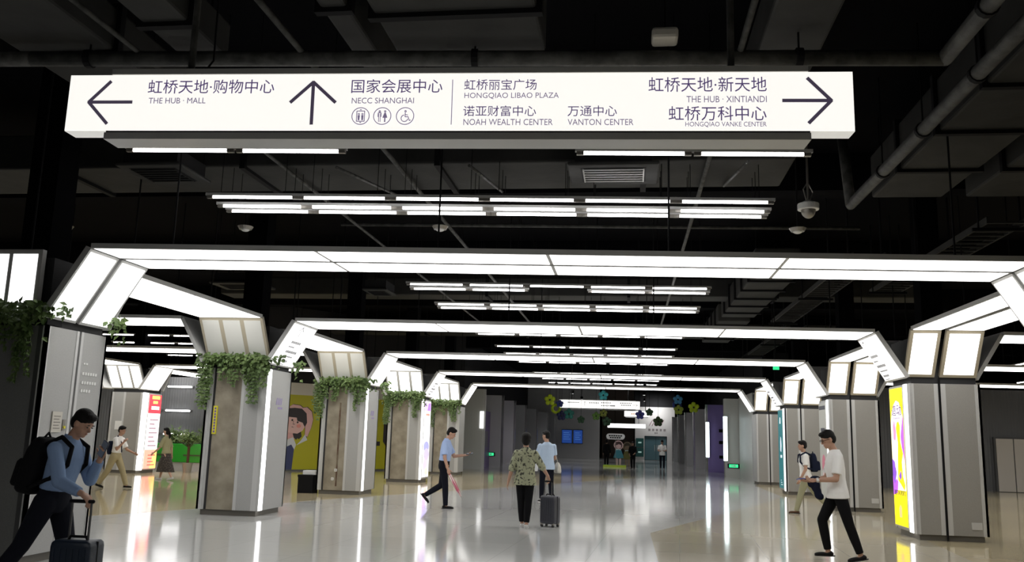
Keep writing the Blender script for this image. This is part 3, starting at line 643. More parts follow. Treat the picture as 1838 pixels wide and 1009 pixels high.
duct('narrow duct above the right end of the sign', 1.25, 1.85, 3.0, 10.6, 5.35, 5.8, (5.5, 7.0))
duct('duct seen between first and second arch at right of the tube lights', 2.75, 3.72, 19.3, 26.5, 5.25, 5.8, (20.3, 21.6, 22.9, 24.2, 25.5))
duct('duct seen between second and third arch at right of the tube lights', 2.75, 3.72, 27.4, 33.5, 5.25, 5.8, (28.2, 29.5, 30.8, 32.1))
duct('cross duct behind the nearest arch', -12.0, 8.0, 24.2, 25.1, 5.5, 6.0, (-8, -4, 0, 4), 'x')
duct('cross duct behind the second arch', -12.0, 8.0, 33.8, 34.6, 5.5, 6.0, (-8, -4, 0, 4), 'x')
def pipe(label, pts, r, bands=(), m='pipe'):
    c = V(pts[0]); root = thing('service_pipe', label, 'pipe', c)
    MB().tube([V(p) for p in pts], r, 12).build('pipe_run', m, root, True)
    for p, d in bands:
        p, d = V(p), V(d).normalized()
        MB().cone(p-d*.03, p+d*.03, r*1.22, r*1.22, 12).build('pipe_clamp', 'black', root); MB().cone(p+V((0, 0, r)), (p.x, p.y, 6.4), .01, .01, 5).build('hanger_rod', 'black', root)
    return root
pipe('lagged pipe crossing behind the sign top and turning toward the camera at right', [(-13.615, 6.905, 5.1), (-5.835, 7.391, 5.1), (2.869, 7.974, 5.1), (2.869, 2.431, 5.1)], .075, [((-5.252, 7.430, 5.1), (1, .07, 0)), ((-1.459, 7.683, 5.1), (1, .07, 0)), ((1.556, 7.877, 5.1), (1, .07, 0)), ((2.869, 7.002, 5.1), (0, 1, 0)), ((2.869, 6.030, 5.1), (0, 1, 0))])
pipe('lagged diagonal pipe at the right ending in an upward elbow near the camera dome', [(3.326, 2.431, 5.1), (3.268, 13.129, 5.1), (3.268, 13.518, 6.4)], .075, [((3.307, 6.710, 5.1), (0, 1, 0)), ((3.297, 8.364, 5.1), (0, 1, 0)), ((3.287, 9.919, 5.1), (0, 1, 0)), ((3.277, 11.476, 5.1), (0, 1, 0))])
pipe('thin conduit crossing low over the dark area above the nearest arch', [(-5.5, 15.8, 5.5), (4.2, 16.3, 5.5)], .03)
pipe('thin sprinkler pipe running lengthwise left of the triple tube row', [(-4.75, 3, 5.16), (-4.75, 30, 5.16)], .025)
pipe('thin sprinkler pipe running lengthwise over the up arrow of the sign', [(-3.13, 3, 5.16), (-3.13, 30, 5.16)], .03)
pipe('thin sprinkler pipe running lengthwise over the right end of the sign', [(1.02, 3, 5.16), (1.02, 30, 5.16)], .03)
pipe('pale thin conduit at the very top, left of centre', [(-4.2, 6.45, 5.3), (-1.1, 6.62, 5.3)], .03, m='steel')
pipe('pale thin conduit at the very top, right of centre', [(-.75, 6.7, 5.3), (.35, 6.76, 5.3)], .03, m='steel')
for x, y0, y1, lab in ((-3.55, 9.9, 12.8, 'leftmost slanting brace rod under the sign'), (-1.9, 9.9, 12.6, 'slanting brace rod right of the up arrow, under the sign'), (1.35, 9.9, 12.4, 'slanting brace rod below the right part of the sign')):
    pipe(lab, [(x, y0, 4.75), (x, y1, 5.2)], .02, m='pipe')
def beam(label, x0, x1, y0, y1, z0, z1): tag(MB().box(x0, x1, y0, y1, z0, z1).build('ceiling_beam', 'ceil'), label, 'beam')
for y, lab in ((14.6, 'black concrete beam behind the nearest arch'), (21.2, 'black concrete beam over the second arch'), (28.0, 'black concrete beam over the third arch'), (35.0, 'black concrete beam over the fourth arch'), (41.5, 'black concrete beam at the corridor mouth')):
    beam(lab, -44, 39, y, y+.5, 5.75, 6.4)
def cable_tray(label, x, y0, y1, z):
    root = thing('cable_tray', label, 'cable tray', (x, (y0+y1)/2, z))
    for q in (-.3, .27): MB().box(x+q, x+q+.03, y0, y1, z, z+.1).build('side_rail', 'duct', root)
    mb = MB(); y = y0
    while y < y1: mb.box(x-.27, x+.27, y, y+.04, z, z+.03); y += .28
    mb.build('rungs', 'duct', root)
    for yy in (y0+.3, (y0+y1)/2, y1-.3):
        mb = MB()
        for s in (-.3, .3): mb.cone((x+s, yy, z-.03), (x+s, yy, 6.4), .02, .02, 6)
        mb.box(x-.4, x+.4, yy-.02, yy+.02, z-.05, z); mb.build('hanger_frame', 'black', root)
cable_tray('ladder cable tray above the right arches, nearest the camera', 5.6, 13.5, 20, 4.9)
cable_tray('ladder cable tray left of the nearest right arch', 4.4, 16.5, 26, 5.0)
cable_tray('ladder cable tray far back over the right pillars', 5.0, 27, 36, 5.0)
def cassette(label, x, y, z, wd=1.0, lit=False):
    root = thing('ceiling_air_unit', label, 'air conditioner', (x, y, z))
    MB().box(x-wd/2, x+wd/2, y-.45, y+.45, z, z+.05).build('face_panel', 'duct', root, bevel=.02)
    MB().box(x-wd*.42, x+wd*.42, y-.38, y+.38, z+.05, z+.25).build('unit_body', 'duct_side', root)
    mb = MB()
    for k in range(6): mb.box(x-wd*.34, x+wd*.34, y-.27+k*.1, y-.252+k*.1, z-.018, z-.004)
    for q in (-.34, .325): mb.box(x+wd*q, x+wd*(q+.015), y-.29, y+.27, z-.018, z-.004)
    mb.build('louvre', 'silver' if lit else 'duct_side', root)
    MB().box(x-wd*.36, x+wd*.36, y-.31, y+.29, z-.003, z+.002).build('intake_recess', 'black', root)
    for a in (-1, 1):
        for b in (-1, 1): MB().cone((x+a*wd*.4, y+b*.36, z+.2), (x+a*wd*.4, y+b*.36, 6.4), .01, .01, 5).build('hanger_rod', 'black', root)
cassette('ceiling air unit with pale louvres below the sign, right of centre', -.2, 11.0, 4.95, 1.15, True)
cassette('dark ceiling air unit left, above the triple tube row', -6.2, 10.6, 4.9, .9)
cassette('dark ceiling air unit behind the nearest arch at left', -8.7, 18.6, 4.75, 1.2)
cassette('small ceiling air unit behind the nearest arch, right of the left one', -5.9, 20.0, 4.85, .6)
def disc(label, x, y, z):
    root = thing('smoke_detector', label, 'detector', (x, y, z))
    MB().cone((x, y, z), (x, y, z+.05), .10, .13, 20).build('base', 'steel', root); MB().ball((x, y, z), (.07, .07, .035)).build('sensor', 'white', root, True)
    MB().cone((x, y, z+.05), (x, y, 6.4), .012, .012, 6).build('stem', 'black', root)
disc('round ceiling detector over the left end of the nearest arch', -9.4, 13.2, 4.8); disc('round ceiling detector left of centre above the nearest arch', -6.26, 13.3, 4.8)
disc('round ceiling detector at centre above the nearest arch', -3.0, 13.35, 4.8); disc('round ceiling detector at right above the nearest arch', 2.58, 13.58, 4.8)
root = thing('dome_camera', 'white security dome camera hanging below the right end of the sign', 'camera', (2.47, 12.2, 4.74))
c = V((2.47, 12.2, 4.78)); MB().cone(c+V((0, 0, .0)), c+V((0, 0, .09)), .145, .145, 24).build('housing', 'white', root, bevel=.01); MB().cone(c+V((0, 0, .09)), c+V((0, 0, .13)), .12, .05, 24).build('cap', 'white', root)
MB().ball(c, (.10, .10, .12), 20, 12).build('dome', 'steel', root, True)
mb = MB(); mb.cone(c+V((0, 0, .13)), (2.47, 12.2, 6.4), .016, .016, 8); mb.tube([c+V((.02, 0, .12)), c+V((.07, 0, .25)), c+V((0, 0, .4)), c+V((-.06, 0, .3)), c+V((-.02, 0, .13))], .008, 6); mb.build('cable', 'steel', root)
root = thing('emergency_light', 'small cream box light on the ceiling above the right part of the sign', 'light', (.32, 7.66, 5.2))
MB().box(.2, .44, 7.55, 7.77, 5.19, 5.3).build('box', 'offwhite', root, bevel=.03); MB().cone((.32, 7.66, 5.29), (.32, 7.66, 6.4), .012, .012, 6).build('stem', 'black', root)
root = thing('exit_sign', 'small green exit sign high at right above the fourth arch', 'sign', (5.35, 33.2, 4.35)); MB().box(5.28, 5.50, 33.18, 33.22, 4.25, 4.55).build('lit_face', 'exit', root); MB().cone((5.39, 33.2, 4.55), (5.39, 33.2, 6.4), .01, .01, 5).build('hanger_rod', 'black', root)

# ---------------------------------------------------------------- ivy and planting
def leaf_quad(mb, p, d, n, L, W):
    d = V(d).normalized(); n = V(n).normalized(); s = d.cross(n).normalized()
    a, b = V(p), V(p)+d*L; m = V(p)+d*L*.4
    mb.add([a, m+s*W+n*W*.35, b, m-s*W+n*W*.35], [(0, 1, 2), (0, 2, 3)])
def rnd(a, b): return random.uniform(a, b)
def ivy(label, x0, x1, y, right_wrap, seed):
    random.seed(seed)
    root = thing('hanging_ivy', label, 'ivy', ((x0+x1)/2, y-.15, 2.78))
    lf, sm = MB(), MB()
    segs = [((x0-.12, y-.06), (x1+.1, y-.06), (0, -1, 0), 640)]
    if right_wrap: segs.append(((x1+.06, y-.02), (x1+.06, y+1.2), (1, 0, 0), 70))
    for (ax, ay), (bx, by), out, n in segs:
        o = V(out)
        for i in range(n):
            f = random.random() if out[1] else (rnd(.82, 1.05) if random.random() < .75 else rnd(0, .1)); dens = .72+.28*math.sin(f*23+seed)
            p = V((ax+(bx-ax)*f, ay+(by-ay)*f, 2.93-abs(random.gauss(0, .17))*dens))+o*rnd(0, .20)
            leaf_quad(lf, p, (rnd(-.7, .7), rnd(-.7, .2), rnd(-1, .35)), (rnd(-.5, .5), -1, rnd(.2, 1)), rnd(.06, .12), rnd(.022, .042))
        strands = [(rnd(0, 1), rnd(.15, .45)) for _ in range(16 if out[1] else 0)]+([(rnd(.03, .16), rnd(.55, .95)) for _ in range(9)]+[(rnd(.70, .84), rnd(.4, .75)) for _ in range(5)] if out[1] else [])
        for f, L in strands:
            if out[0]: L *= .5
            p = V((ax+(bx-ax)*f, ay+(by-ay)*f, 2.85))+o*rnd(.02, .1); pts = [p.copy()]
            while 2.85-p.z < L:
                p = p+V((rnd(-.02, .02), rnd(-.01, .01), -.06)); pts.append(p.copy())
                for _ in range(4): leaf_quad(lf, p+V((rnd(-.03, .03), rnd(-.03, .0), 0)), (rnd(-.8, .8), rnd(-.5, .1), rnd(-1, -.2)), (rnd(-.4, .4), -1, rnd(.1, .8)), rnd(.05, .085), rnd(.016, .03))
            sm.tube(pts, .004, 4)
    lf.build('leaves', 'leaf', root); sm.build('stems', 'stem', root)
    MB().box(x0, x1, y-.02, y+.25, 2.70, 2.78).build('trough', 'black', root)
ivy('ivy garland on the dark near pillar at the left edge', LX0, LX1, LY[0], True, 3)
ivy('ivy garland hanging over the pillar with the yellow label', LX0, LX1, LY[1], True, 11)
ivy('ivy garland over the pillar beside the black box', LX0, LX1, LY[2], True, 5)
ivy('ivy garland over the purple poster pillar', LX0, LX1, LY[3], False, 8)
ivy('ivy garland over the farthest left pillar', LX0, LX1, LY[4], False, 21)

# ---------------------------------------------------------------- backdrop left
def wall_slab(name, a, b, z0, z1, th, m):
    a, b = V((*a, 0)), V((*b, 0)); d = (b-a); n = V((-d.y, d.x, 0)).normalized()
    return struct(MB().frame_box(a+V((0, 0, z0)), d, n*th, (0, 0, z1-z0)).build(name, m))
wall_slab('wall_back', (-30, 31.6), (-14.3, 31.6), 0, 3.45, .3, 'ribbed')
for i, z in enumerate((3.08, 2.18, 1.30)):
    lab = ('top', 'middle', 'lowest')[i]
    o = thing('wall_tube_light', f'{lab} of the three horizontal tube lights on the dark left wall', 'tube light', (-16.9, 31.55, z), 0, 'wall tube lights')
    MB().box(-17.45, -16.4, 31.53, 31.61, z-.035, z+.035).build('housing', 'alu_dark', o); MB().cone((-17.4, 31.50, z), (-16.45, 31.50, z), .032, .032, 8).build('tube', 'tube', o, True)
    o = thing('wall_tube_light', f'{lab} of the tube lights cut off by the red poster pillar', 'tube light', (-18.2, 31.55, z), 0, 'wall tube lights')
    MB().box(-18.75, -17.6, 31.53, 31.61, z-.035, z+.035).build('housing', 'alu_dark', o); MB().cone((-18.7, 31.50, z), (-17.65, 31.50, z), .032, .032, 8).build('tube', 'tube', o, True)
root = thing('planter_box', 'long bright green planter box against the dark left wall', 'planter', (-16.0, 30.6, 0))
MB().box(-17.6, -14.1, 30.3, 30.8, .32, .98).build('trough', 'green', root, bevel=.02); MB().box(-17.5, -14.2, 30.36, 30.74, 0, .32).build('base', 'alu', root)
mb = MB()
for k in range(3): mb.box(-17.0+k*1.1, -16.3+k*1.1, 30.28, 30.31, .55, .60)
mb.build('slot', 'stem', root)
def bush(label, x, y, z, R, H, n, seed, pot=False):
    random.seed(seed); root = thing('potted_plant', label, 'plant', (x, y, 0)); lf, sm = MB(), MB()
    for i in range(n):
        a = rnd(0, 2*PI); el = rnd(.2, 1.4); L = rnd(.4, 1)*H
        d = V((math.cos(a)*math.cos(el)*R/H, math.sin(a)*math.cos(el)*.5*R/H, math.sin(el))); tip = V((x, y, z))+d*L
        sm.tube([(x, y, z-.15), tip], .006, 4)
        for _ in range(9): leaf_quad(lf, V((x, y, z))+d*L*rnd(.4, 1), (rnd(-1, 1), rnd(-1, 1), rnd(-.3, .8)), (rnd(-.4, .4), -1, rnd(.2, 1)), rnd(.10, .2), rnd(.015, .035))
    lf.build('leaves', 'leaf', root); sm.build('stems', 'stem', root)
    if pot: MB().cone((x, y, 0), (x, y, .34), .13, .19, 16).build('pot', 'steel', root); MB().cone((x, y, .3), (x, y, z), .05, .05, 8).build('trunk', 'darkbrown', root)
bush('leafy shrub growing in the green planter, left one', -16.4, 30.55, .95, .8, .62, 70, 2); bush('leafy shrub growing in the green planter, right one', -15.2, 30.55, .95, .8, .6, 60, 4)
bush('tall slim plant standing before the green planter', -15.35, 29.6, 1.0, .7, .55, 50, 9, True)
# yellow mural wall
MA, MBp = V((-13.25, 33.0, 0)), V((-7.5, 39.9, 0)); md = (MBp-MA).normalized(); mn = V((md.y, -md.x, 0)); MS = MA-md*1.5
wall_slab('wall_mural_side', (MS.x, MS.y), (MBp.x, MBp.y), 0, 2.95, .2, 'yellow')
wall_slab('trim_2', (MS.x, MS.y), (MBp.x, MBp.y), 2.95, 3.42, .18, 'offwhite'); wall_slab('trim_3', (MS.x, MS.y), (MBp.x, MBp.y), 3.42, 6.4, .3, 'wall_black')
wall_slab('baseboard_left', (MS.x+mn.x*.02, MS.y+mn.y*.02), (MBp.x+mn.x*.02, MBp.y+mn.y*.02), 0, .06, .02, 'alu_dark')
def on_wall(s_, z, l=0): return MA+md*s_+V((0, 0, z))+mn*l
mural = thing('wall_mural', 'cartoon child painted on the yellow wall, arms over the head', 'mural', on_wall(.3, 0))
def mshape(nm, c, pts, k): MB().prism([on_wall(a, z, .004+.002*k) for a, z in pts], mn*.002).build(nm, flat(c), mural)
OUT = (.02, .015, .015)
arm = [(.12, 2.48), (.32, 2.59), (.63, 2.56), (.76, 2.47), (.94, 2.5), (1.16, 2.34), (1.24, 2.03), (1.18, 1.71), (1.03, 1.34), (.88, 1.38), (1.04, 1.79), (1.04, 2.07), (.9, 2.36), (.7, 2.38), (.12, 2.38)]
def grow(pts, d):
    cx = sum(p[0] for p in pts)/len(pts); cz = sum(p[1] for p in pts)/len(pts)
    return [(p[0]+(d if p[0] > cx else -d), p[1]+(d if p[1] > cz else -d)) for p in pts]
mshape('outline', OUT, [(-.25, 2.4)]+arm[:9]+[(1.0, 1.3), (.9, 1.3), (.85, 2.0), (.5, 2.1), (-.25, 2.2)], 0)
mshape('arm', (.70, .42, .40), [(p[0]-.02, p[1]-.02) for p in arm[:9]]+[(.9, 1.4), (.88, 2.1), (.3, 2.2), (.12, 2.3)], 1)
mshape('neck', (.66, .36, .34), [(-.1, 1.48), (.13, 1.48), (.56, 1.43), (.43, 1.20), (.12, 1.24), (-.1, 1.25)], 2)
mshape('hair_tail', OUT, [(.36, 1.44), (.71, 1.56), (.76, 1.33), (.65, 1.23), (.57, 1.26), (.53, 1.2), (.42, 1.28)], 3)
mshape('face', (.72, .46, .42), [(-.3, 1.95), (.1, 2.1), (.49, 2.08), (.80, 1.92), (.87, 1.72), (.78, 1.56), (.56, 1.44), (.31, 1.46), (.0, 1.5), (-.25, 1.65)], 4)
mshape('hair', OUT, [(-.35, 1.9), (-.3, 2.2), (.1, 2.41), (.38, 2.44), (.69, 2.42), (.91, 2.24), (.96, 1.88), (.87, 1.70), (.76, 1.87), (.52, 1.94), (.49, 2.06), (.13, 2.08), (-.15, 2.05)], 5)
for a, z in ((.60, 1.74), (.06, 1.83)): mshape('cheek', (.72, .28, .24), blob(a, z, .1, .075), 5)
for a, z in ((.30, 1.96), (.54, 1.88)): mshape('eye', OUT, blob(a, z, .042, .042, 10), 6)
mshape('nose', OUT, [(.34, 1.92), (.37, 1.93), (.33, 1.80), (.42, 1.79), (.42, 1.81), (.35, 1.82)], 6); mshape('mouth', OUT, [(.26, 1.69), (.33, 1.71), (.40, 1.66), (.33, 1.685)], 6)
mshape('shirt', (.62, .64, .66), [(-.3, 1.1), (.12, 1.2), (.39, 1.3), (.54, 1.01), (.42, .68), (.11, .88), (-.3, .9)], 3); mshape('sleeve', (.62, .64, .66), [(.73, 1.17), (.91, 1.42), (1.02, 1.20), (.55, .99)], 3)
mshape('dungarees', (.035, .045, .13), [(-.4, .02), (-.3, .95), (.1, .92), (.33, 1.02), (.46, .84), (.41, .02)], 5)
root = thing('wall_lettering', 'two tall black letter shapes on the yellow wall between ivy pillars', 'lettering', on_wall(4.4, 1.0))
for s0 in (4.05, 4.62):
    pts = [(s0, 2.05), (s0+.2, 2.05), (s0+.2, 1.3), (s0+.28, 1.2), (s0+.42, 1.2), (s0+.42, 1.02), (s0+.15, 1.02), (s0, 1.2)]
    MB().prism([on_wall(a, z, .004) for a, z in pts], mn*.004).build('letter', flat(OUT), root)
root = thing('black_crate', 'black box on the floor left of the stained-concrete pillar', 'box', (-8.15, 22.1, 0))
MB().box(-8.36, -7.96, 21.95, 22.35, 0, .45).build('crate', 'black', root, bevel=.01); mb = MB(); mb.box(-8.37, -7.95, 21.94, 22.36, .40, .455); mb.build('lid', 'black', root)
tag(MB().box(-8.28, -7.94, 22.05, 22.32, .455, .56).build('white_carton', 'white', bevel=.01), 'small white carton lying on the black box', 'carton')

# ---------------------------------------------------------------- dark corridor: fins along both walls, end wall
def fin(n, x0, x1, y, top, m, side, strip, y2=None):
    o = struct(MB().box(x0, x1, y, y2 or y+.5, 0, top).build(f'trim_{n}', m))
    xs = x1 if side > 0 else x0
    if strip: MB().box(xs-.02 if side > 0 else xs-.12, xs+.12 if side > 0 else xs+.02, y+.02, y+.16, 0, top).build('edge_strip', strip, o)
    return o
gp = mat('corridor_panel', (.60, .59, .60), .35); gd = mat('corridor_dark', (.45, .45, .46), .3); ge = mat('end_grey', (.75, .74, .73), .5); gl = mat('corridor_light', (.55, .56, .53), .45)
fin(4, -7.75, -6.85, 41.4, 3.75, gl, 1, 'silver')
struct(MB().box(-7.5, -7.2, 41.9, 46, 0, 2.8).build('trim_5', 'purple'))
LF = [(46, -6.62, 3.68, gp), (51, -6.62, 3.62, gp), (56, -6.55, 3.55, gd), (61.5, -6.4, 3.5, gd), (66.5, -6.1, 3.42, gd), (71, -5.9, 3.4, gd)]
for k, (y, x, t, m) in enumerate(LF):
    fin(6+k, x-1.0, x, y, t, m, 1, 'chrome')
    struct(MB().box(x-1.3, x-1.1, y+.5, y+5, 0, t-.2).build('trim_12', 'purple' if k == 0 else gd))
struct(MB().box(-9.2, -8.2, 42, 80, 0, 6.4).build('wall_corridor_left', 'wall_black'))
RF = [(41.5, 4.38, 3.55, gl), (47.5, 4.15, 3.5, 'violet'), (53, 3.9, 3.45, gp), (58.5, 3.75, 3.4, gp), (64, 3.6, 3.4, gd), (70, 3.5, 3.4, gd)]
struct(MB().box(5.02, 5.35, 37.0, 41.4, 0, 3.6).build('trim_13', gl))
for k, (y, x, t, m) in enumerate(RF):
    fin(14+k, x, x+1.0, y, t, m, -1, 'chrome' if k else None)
    struct(MB().box(x+1.0, x+1.2, y+.5, y+5.5, 0, t-.2).build('trim_20', gd))
struct(MB().box(6.4, 7.4, 42, 80, 0, 6.4).build('wall_corridor_right', 'wall_black'))
cy = mat('cold_light', (.8, 1, 1), .5, emit=5, ecol=(.82, .97, 1))
for i, (x, y, z0, z1, lab) in enumerate(((4.40, 41.42, .72, 2.75, 'nearer of two cold white vertical light strips on the right corridor wall'), (4.12, 47.42, .75, 2.6, 'farther cold white vertical light strip beside the violet panel'))):
    o = thing('wall_light_strip', lab, 'light', (x, y, z0)); MB().box(x-.1, x+.1, y-.03, y+.05, z0, z1).build('housing', 'alu', o); MB().box(x-.085, x+.085, y-.05, y-.028, z0+.03, z1-.03).build('light_strip', cy, o)
def exit_plate(label, x, y, z):
    o = thing('exit_sign', label, 'sign', (x, y, z)); MB().box(x-.26, x+.26, y-.05, y, z-.1, z+.1).build('case', 'black', o); MB().box(x-.2, x+.2, y-.06, y-.048, z-.07, z+.07).build('lit_face', 'exit', o)
    mb = MB(); mb.frame_box((x-.13, y-.066, z-.015), (.15, 0, 0), (0, .005, 0), (0, 0, .03)); mb.prism([(x+.02, y-.062, z-.05), (x+.12, y-.062, z), (x+.02, y-.062, z+.05)], (0, -.004, 0)); mb.build('arrow', 'white', o)
exit_plate('green exit sign low on the left corridor panel', -7.15, 45.99, .62); exit_plate('green exit sign low on the right corridor panel', 4.75, 41.49, .52)
for i, z in enumerate((2.15, 1.55, .80)):
    tag(MB().box(4.72, 4.92, 47.44, 47.5, z-.08, z+.08).build('wall_box', 'black'), f'small black box on the violet corridor panel, {("topmost", "middle one", "lowest")[i]} of three', 'box')
o = thing('wall_speaker', 'white oval fitting high between the violet and grey corridor panels', 'fitting', (5.2, 47.4, 2.7)); MB().ball((5.2, 47.45, 2.75), (.12, .06, .28)).build('shell', 'white', o, True); MB().ball((5.2, 47.40, 2.78), (.06, .03, .1)).build('lens', 'black', o, True)
tag(MB().box(-6.98, -6.80, 41.36, 41.42, 1.9, 2.7).build('lit_notice', flat((.9, .9, .9), 1.2)), 'pale lit panel on the edge of the nearest left corridor fin', 'light')
tag(MB().box(-7.205, -7.17, 44.4, 45.2, 1.0, 1.8).build('notice_board', flat((.22, .2, .25))), 'grey notice panel on the purple corridor recess', 'notice')
struct(MB().box(-8.2, -2.3, 72, 72.4, 0, 6.4).build('wall_end', ge)); struct(MB().box(-2.3, .5, 79, 79.3, 0, 6.4).build('wall_end', mat('brown_dark', (.34, .26, .21), .5)))
for x0, x1, lab in ((-5.35, -4.5, 'left of two blue wall screens at the corridor end'), (-4.42, -3.65, 'right of two blue wall screens at the corridor end')):
    o = thing('wall_screen', lab, 'screen', ((x0+x1)/2, 72, 1.1)); MB().box(x0, x1, 71.9, 72, 1.12, 2.24).build('bezel', 'black', o); MB().box(x0+.03, x1-.03, 71.885, 71.902, 1.16, 2.2).build('lit_screen', flat((.015, .05, .22), .8), o)
    mb = MB()
    for k in range(4): mb.box(x0+.15, x1-.15-.1*(k % 2), 71.875, 71.886, 1.45+k*.17, 1.5+k*.17)
    mb.build('lettering', flat((.08, .2, .5), .5), o)
wh = mat('shop_white', (.72, .70, .68), .5)
struct(MB().box(.55, 1.30, 72, 72.4, 0, 4.2).build('wall_shop', wh)); struct(MB().box(1.30, 3.08, 72, 72.4, 1.9, 4.2).build('wall_shop', wh)); struct(MB().box(3.08, 3.7, 72, 72.4, 0, 4.2).build('wall_shop', wh)); struct(MB().box(.5, 3.7, 72.02, 72.4, 4.2, 6.4).build('wall_shop', 'wall_black'))
gm = mat('door_glass', (.10, .19, .22), .08); d1 = struct(MB().box(1.34, 2.19, 72.2, 72.24, .02, 1.88).build('door_1', gm)); d2 = struct(MB().box(2.21, 3.04, 72.2, 72.24, .02, 1.88).build('door_2', gm))
MB().box(2.10, 2.13, 72.14, 72.17, .7, 1.2).build('door_handle', 'chrome', d1); MB().box(2.27, 2.30, 72.14, 72.17, .7, 1.2).build('door_handle', 'chrome', d2)
lg = thing('shop_logo', 'slanting stripe logo with small lettering on the white wall over the glass door', 'logo', (2.2, 72, 2.5))
mb = MB()
for k in range(5): mb.frame_box((1.65+k*.22, 71.97, 2.72), (.05, 0, 0), (0, .012, 0), (.28, 0, .48))
mb.build('stripes', flat((.25, .1, .14)), lg)
mb = MB()
for k in range(5): mb.box(1.6+k*.3, 1.78+k*.3, 71.985, 72, 2.3, 2.48)
for k in range(2): mb.box(2.1+k*.14, 2.2+k*.14, 71.985, 72, 2.1, 2.2)
mb.build('lettering', flat((.3, .27, .27)), lg)
for z0, z1, lab in ((1.0, 1.7, 'upper dark green panel beside the glass door'), (.25, .95, 'lower dark green panel beside the glass door')):
    o = thing('notice_board', lab, 'board', (.93, 71.9, z0)); MB().box(.62, 1.24, 71.9, 71.98, z0, z1).build('board', flat((.015, .10, .09)), o); MB().box(.8, 1.06, 71.89, 71.902, z0+.3, z0+.42).build('lettering', flat((.4, .6, .55), .3), o)
o = thing('linear_light', 'bright horizontal light bar before the far white wall', 'light', (-.1, 68, 2.7)); MB().box(-1.58, 1.34, 67.9, 68.1, 2.42, 2.76).build('housing', 'alu', o); MB().box(-1.55, 1.31, 67.89, 67.901, 2.44, 2.74).build('diffuser', 'strip', o)
MB().cone((-1, 68, 2.76), (-1, 68, 6.4), .015, .015, 6).build('hanger_rod', 'black', o); MB().cone((.8, 68, 2.76), (.8, 68, 6.4), .015, .015, 6).build('hanger_rod', 'black', o)
sl = bpy.data.lights.new('spot', 'AREA'); sl.energy = 42; sl.size = 1.2; so = bpy.data.objects.new('shop_spotlight', sl); COL.objects.link(so); so.location = (2.2, 70.6, 4.3); so.rotation_euler = (rad(38), 0, 0)
for k, (x, y) in enumerate(((-4.0, 49), (.9, 49), (-3.6, 57), (1.0, 57), (-3.4, 65), (1.2, 66))):  # fill lamps with fixtures, added to lift the dim far corridor
    o = thing('fill_downlight', f'added round black corridor fill lamp, {ORD[k//2]} pair from the hall, {("left", "right")[k % 2]} one', 'light', (x, y, 4.4))
    MB().cone((x, y, 4.4), (x, y, 4.6), .09, .09, 16).build('housing', 'black', o); MB().cone((x, y, 4.6), (x, y, 6.4), .012, .012, 6).build('hanger_rod', 'black', o)
    MB().cone((x, y, 4.392), (x, y, 4.40), .075, .075, 16).build('lens', 'lit_arm', o)
    dl = bpy.data.lights.new('spot', 'SPOT'); dl.energy = 130; dl.spot_size = rad(140); dl.spot_blend = .6; dl.shadow_soft_size = .08
    do = bpy.data.objects.new('fill_lamp', dl); COL.objects.link(do); do.location = (0, 0, -.03); do.parent = o
# hanging paper flowers
def flower(label, x, y, z, r, c, cc=(.02, .03, .02), tilt=0., hole=False):
    root = thing('hanging_flower', label, 'flower', (x, y, z))
    mb = MB()
    if hole:
        for i in range(18):
            a, b = 2*PI*i/18, 2*PI*(i+1)/18
            if i in (0, 1): continue
            mb.capsule((x+r*.75*math.cos(a), y, z+r*.75*math.sin(a)), (x+r*.75*math.cos(b), y, z+r*.75*math.sin(b)), r*.27, r*.27, 8)
    else:
        for i in range(5):
            a = 2*PI*i/5+PI/2+tilt; mb.ball((x+r*.6*math.cos(a), y, z+r*.6*math.sin(a)), (r*.42, .05, r*.42), 12, 8)
        mb.ball((x, y, z), (r*.5, .045, r*.5), 12, 8)
    mb.build('petals', flat(c), root, True)
    if not hole: MB().ball((x, y-.03, z), (r*.2, .04, r*.2), 10, 6).build('flower_centre', flat(cc), root, True)
    MB().cone((x, y, z+r*.5), (x, y, 6.4), .008, .008, 5).build('string', 'black', root)
YG, CY, NV, TG, DG = (.62, .80, .02), (.08, .62, .68), (.05, .07, .30), (.03, .25, .20), (.04, .11, .05)
for lab, x, z, r, c, h in (('bright yellow-green flower left of the far sign', -4.07, 3.50, .30, YG, 0), ('yellow-green ring below the left yellow-green flower', -3.77, 3.07, .27, YG, 1), ('cyan flower above the middle of the far sign', -1.29, 3.80, .26, CY, 0),
        ('cyan-blue flower on top of the cluster right of the far sign', 2.53, 3.66, .25, (.08, .35, .62), 0), ('navy ring in the cluster right of the far sign', 2.50, 3.40, .24, (.04, .06, .28), 1), ('olive flower at the bottom of the right cluster', 2.56, 3.14, .25, (.40, .50, .06), 0),
        ('lone bright yellow-green flower hanging at the right', 3.32, 3.28, .28, YG, 0), ('navy flower behind the left end of the far sign', -3.55, 3.32, .2, NV, 0), ('dark navy flower below the yellow-green ring', -3.45, 2.70, .26, (.02, .025, .10), 0),
        ('teal flower below the left end of the far sign', -3.06, 2.80, .28, TG, 0), ('small dark green flower left of centre below the far sign', -2.43, 2.52, .2, DG, 0), ('green flower below the middle of the far sign', -1.65, 2.72, .22, (.16, .32, .06), 0),
        ('olive flower below the middle of the far sign', -1.27, 2.88, .2, (.30, .34, .06), 0), ('dim green leaf flower lowest at the middle', -1.10, 2.46, .24, DG, 0), ('blue flower in front of the short far sign', .60, 2.84, .24, (.08, .09, .42), 0),
        ('dark green flower right of the blue one', 1.08, 2.98, .2, DG, 0), ('dark green flower before the striped logo', 1.52, 2.52, .26, (.05, .10, .03), 0)):
    flower(lab, x, 46.0+(.3 if h else 0), z, r, c, hole=bool(h))
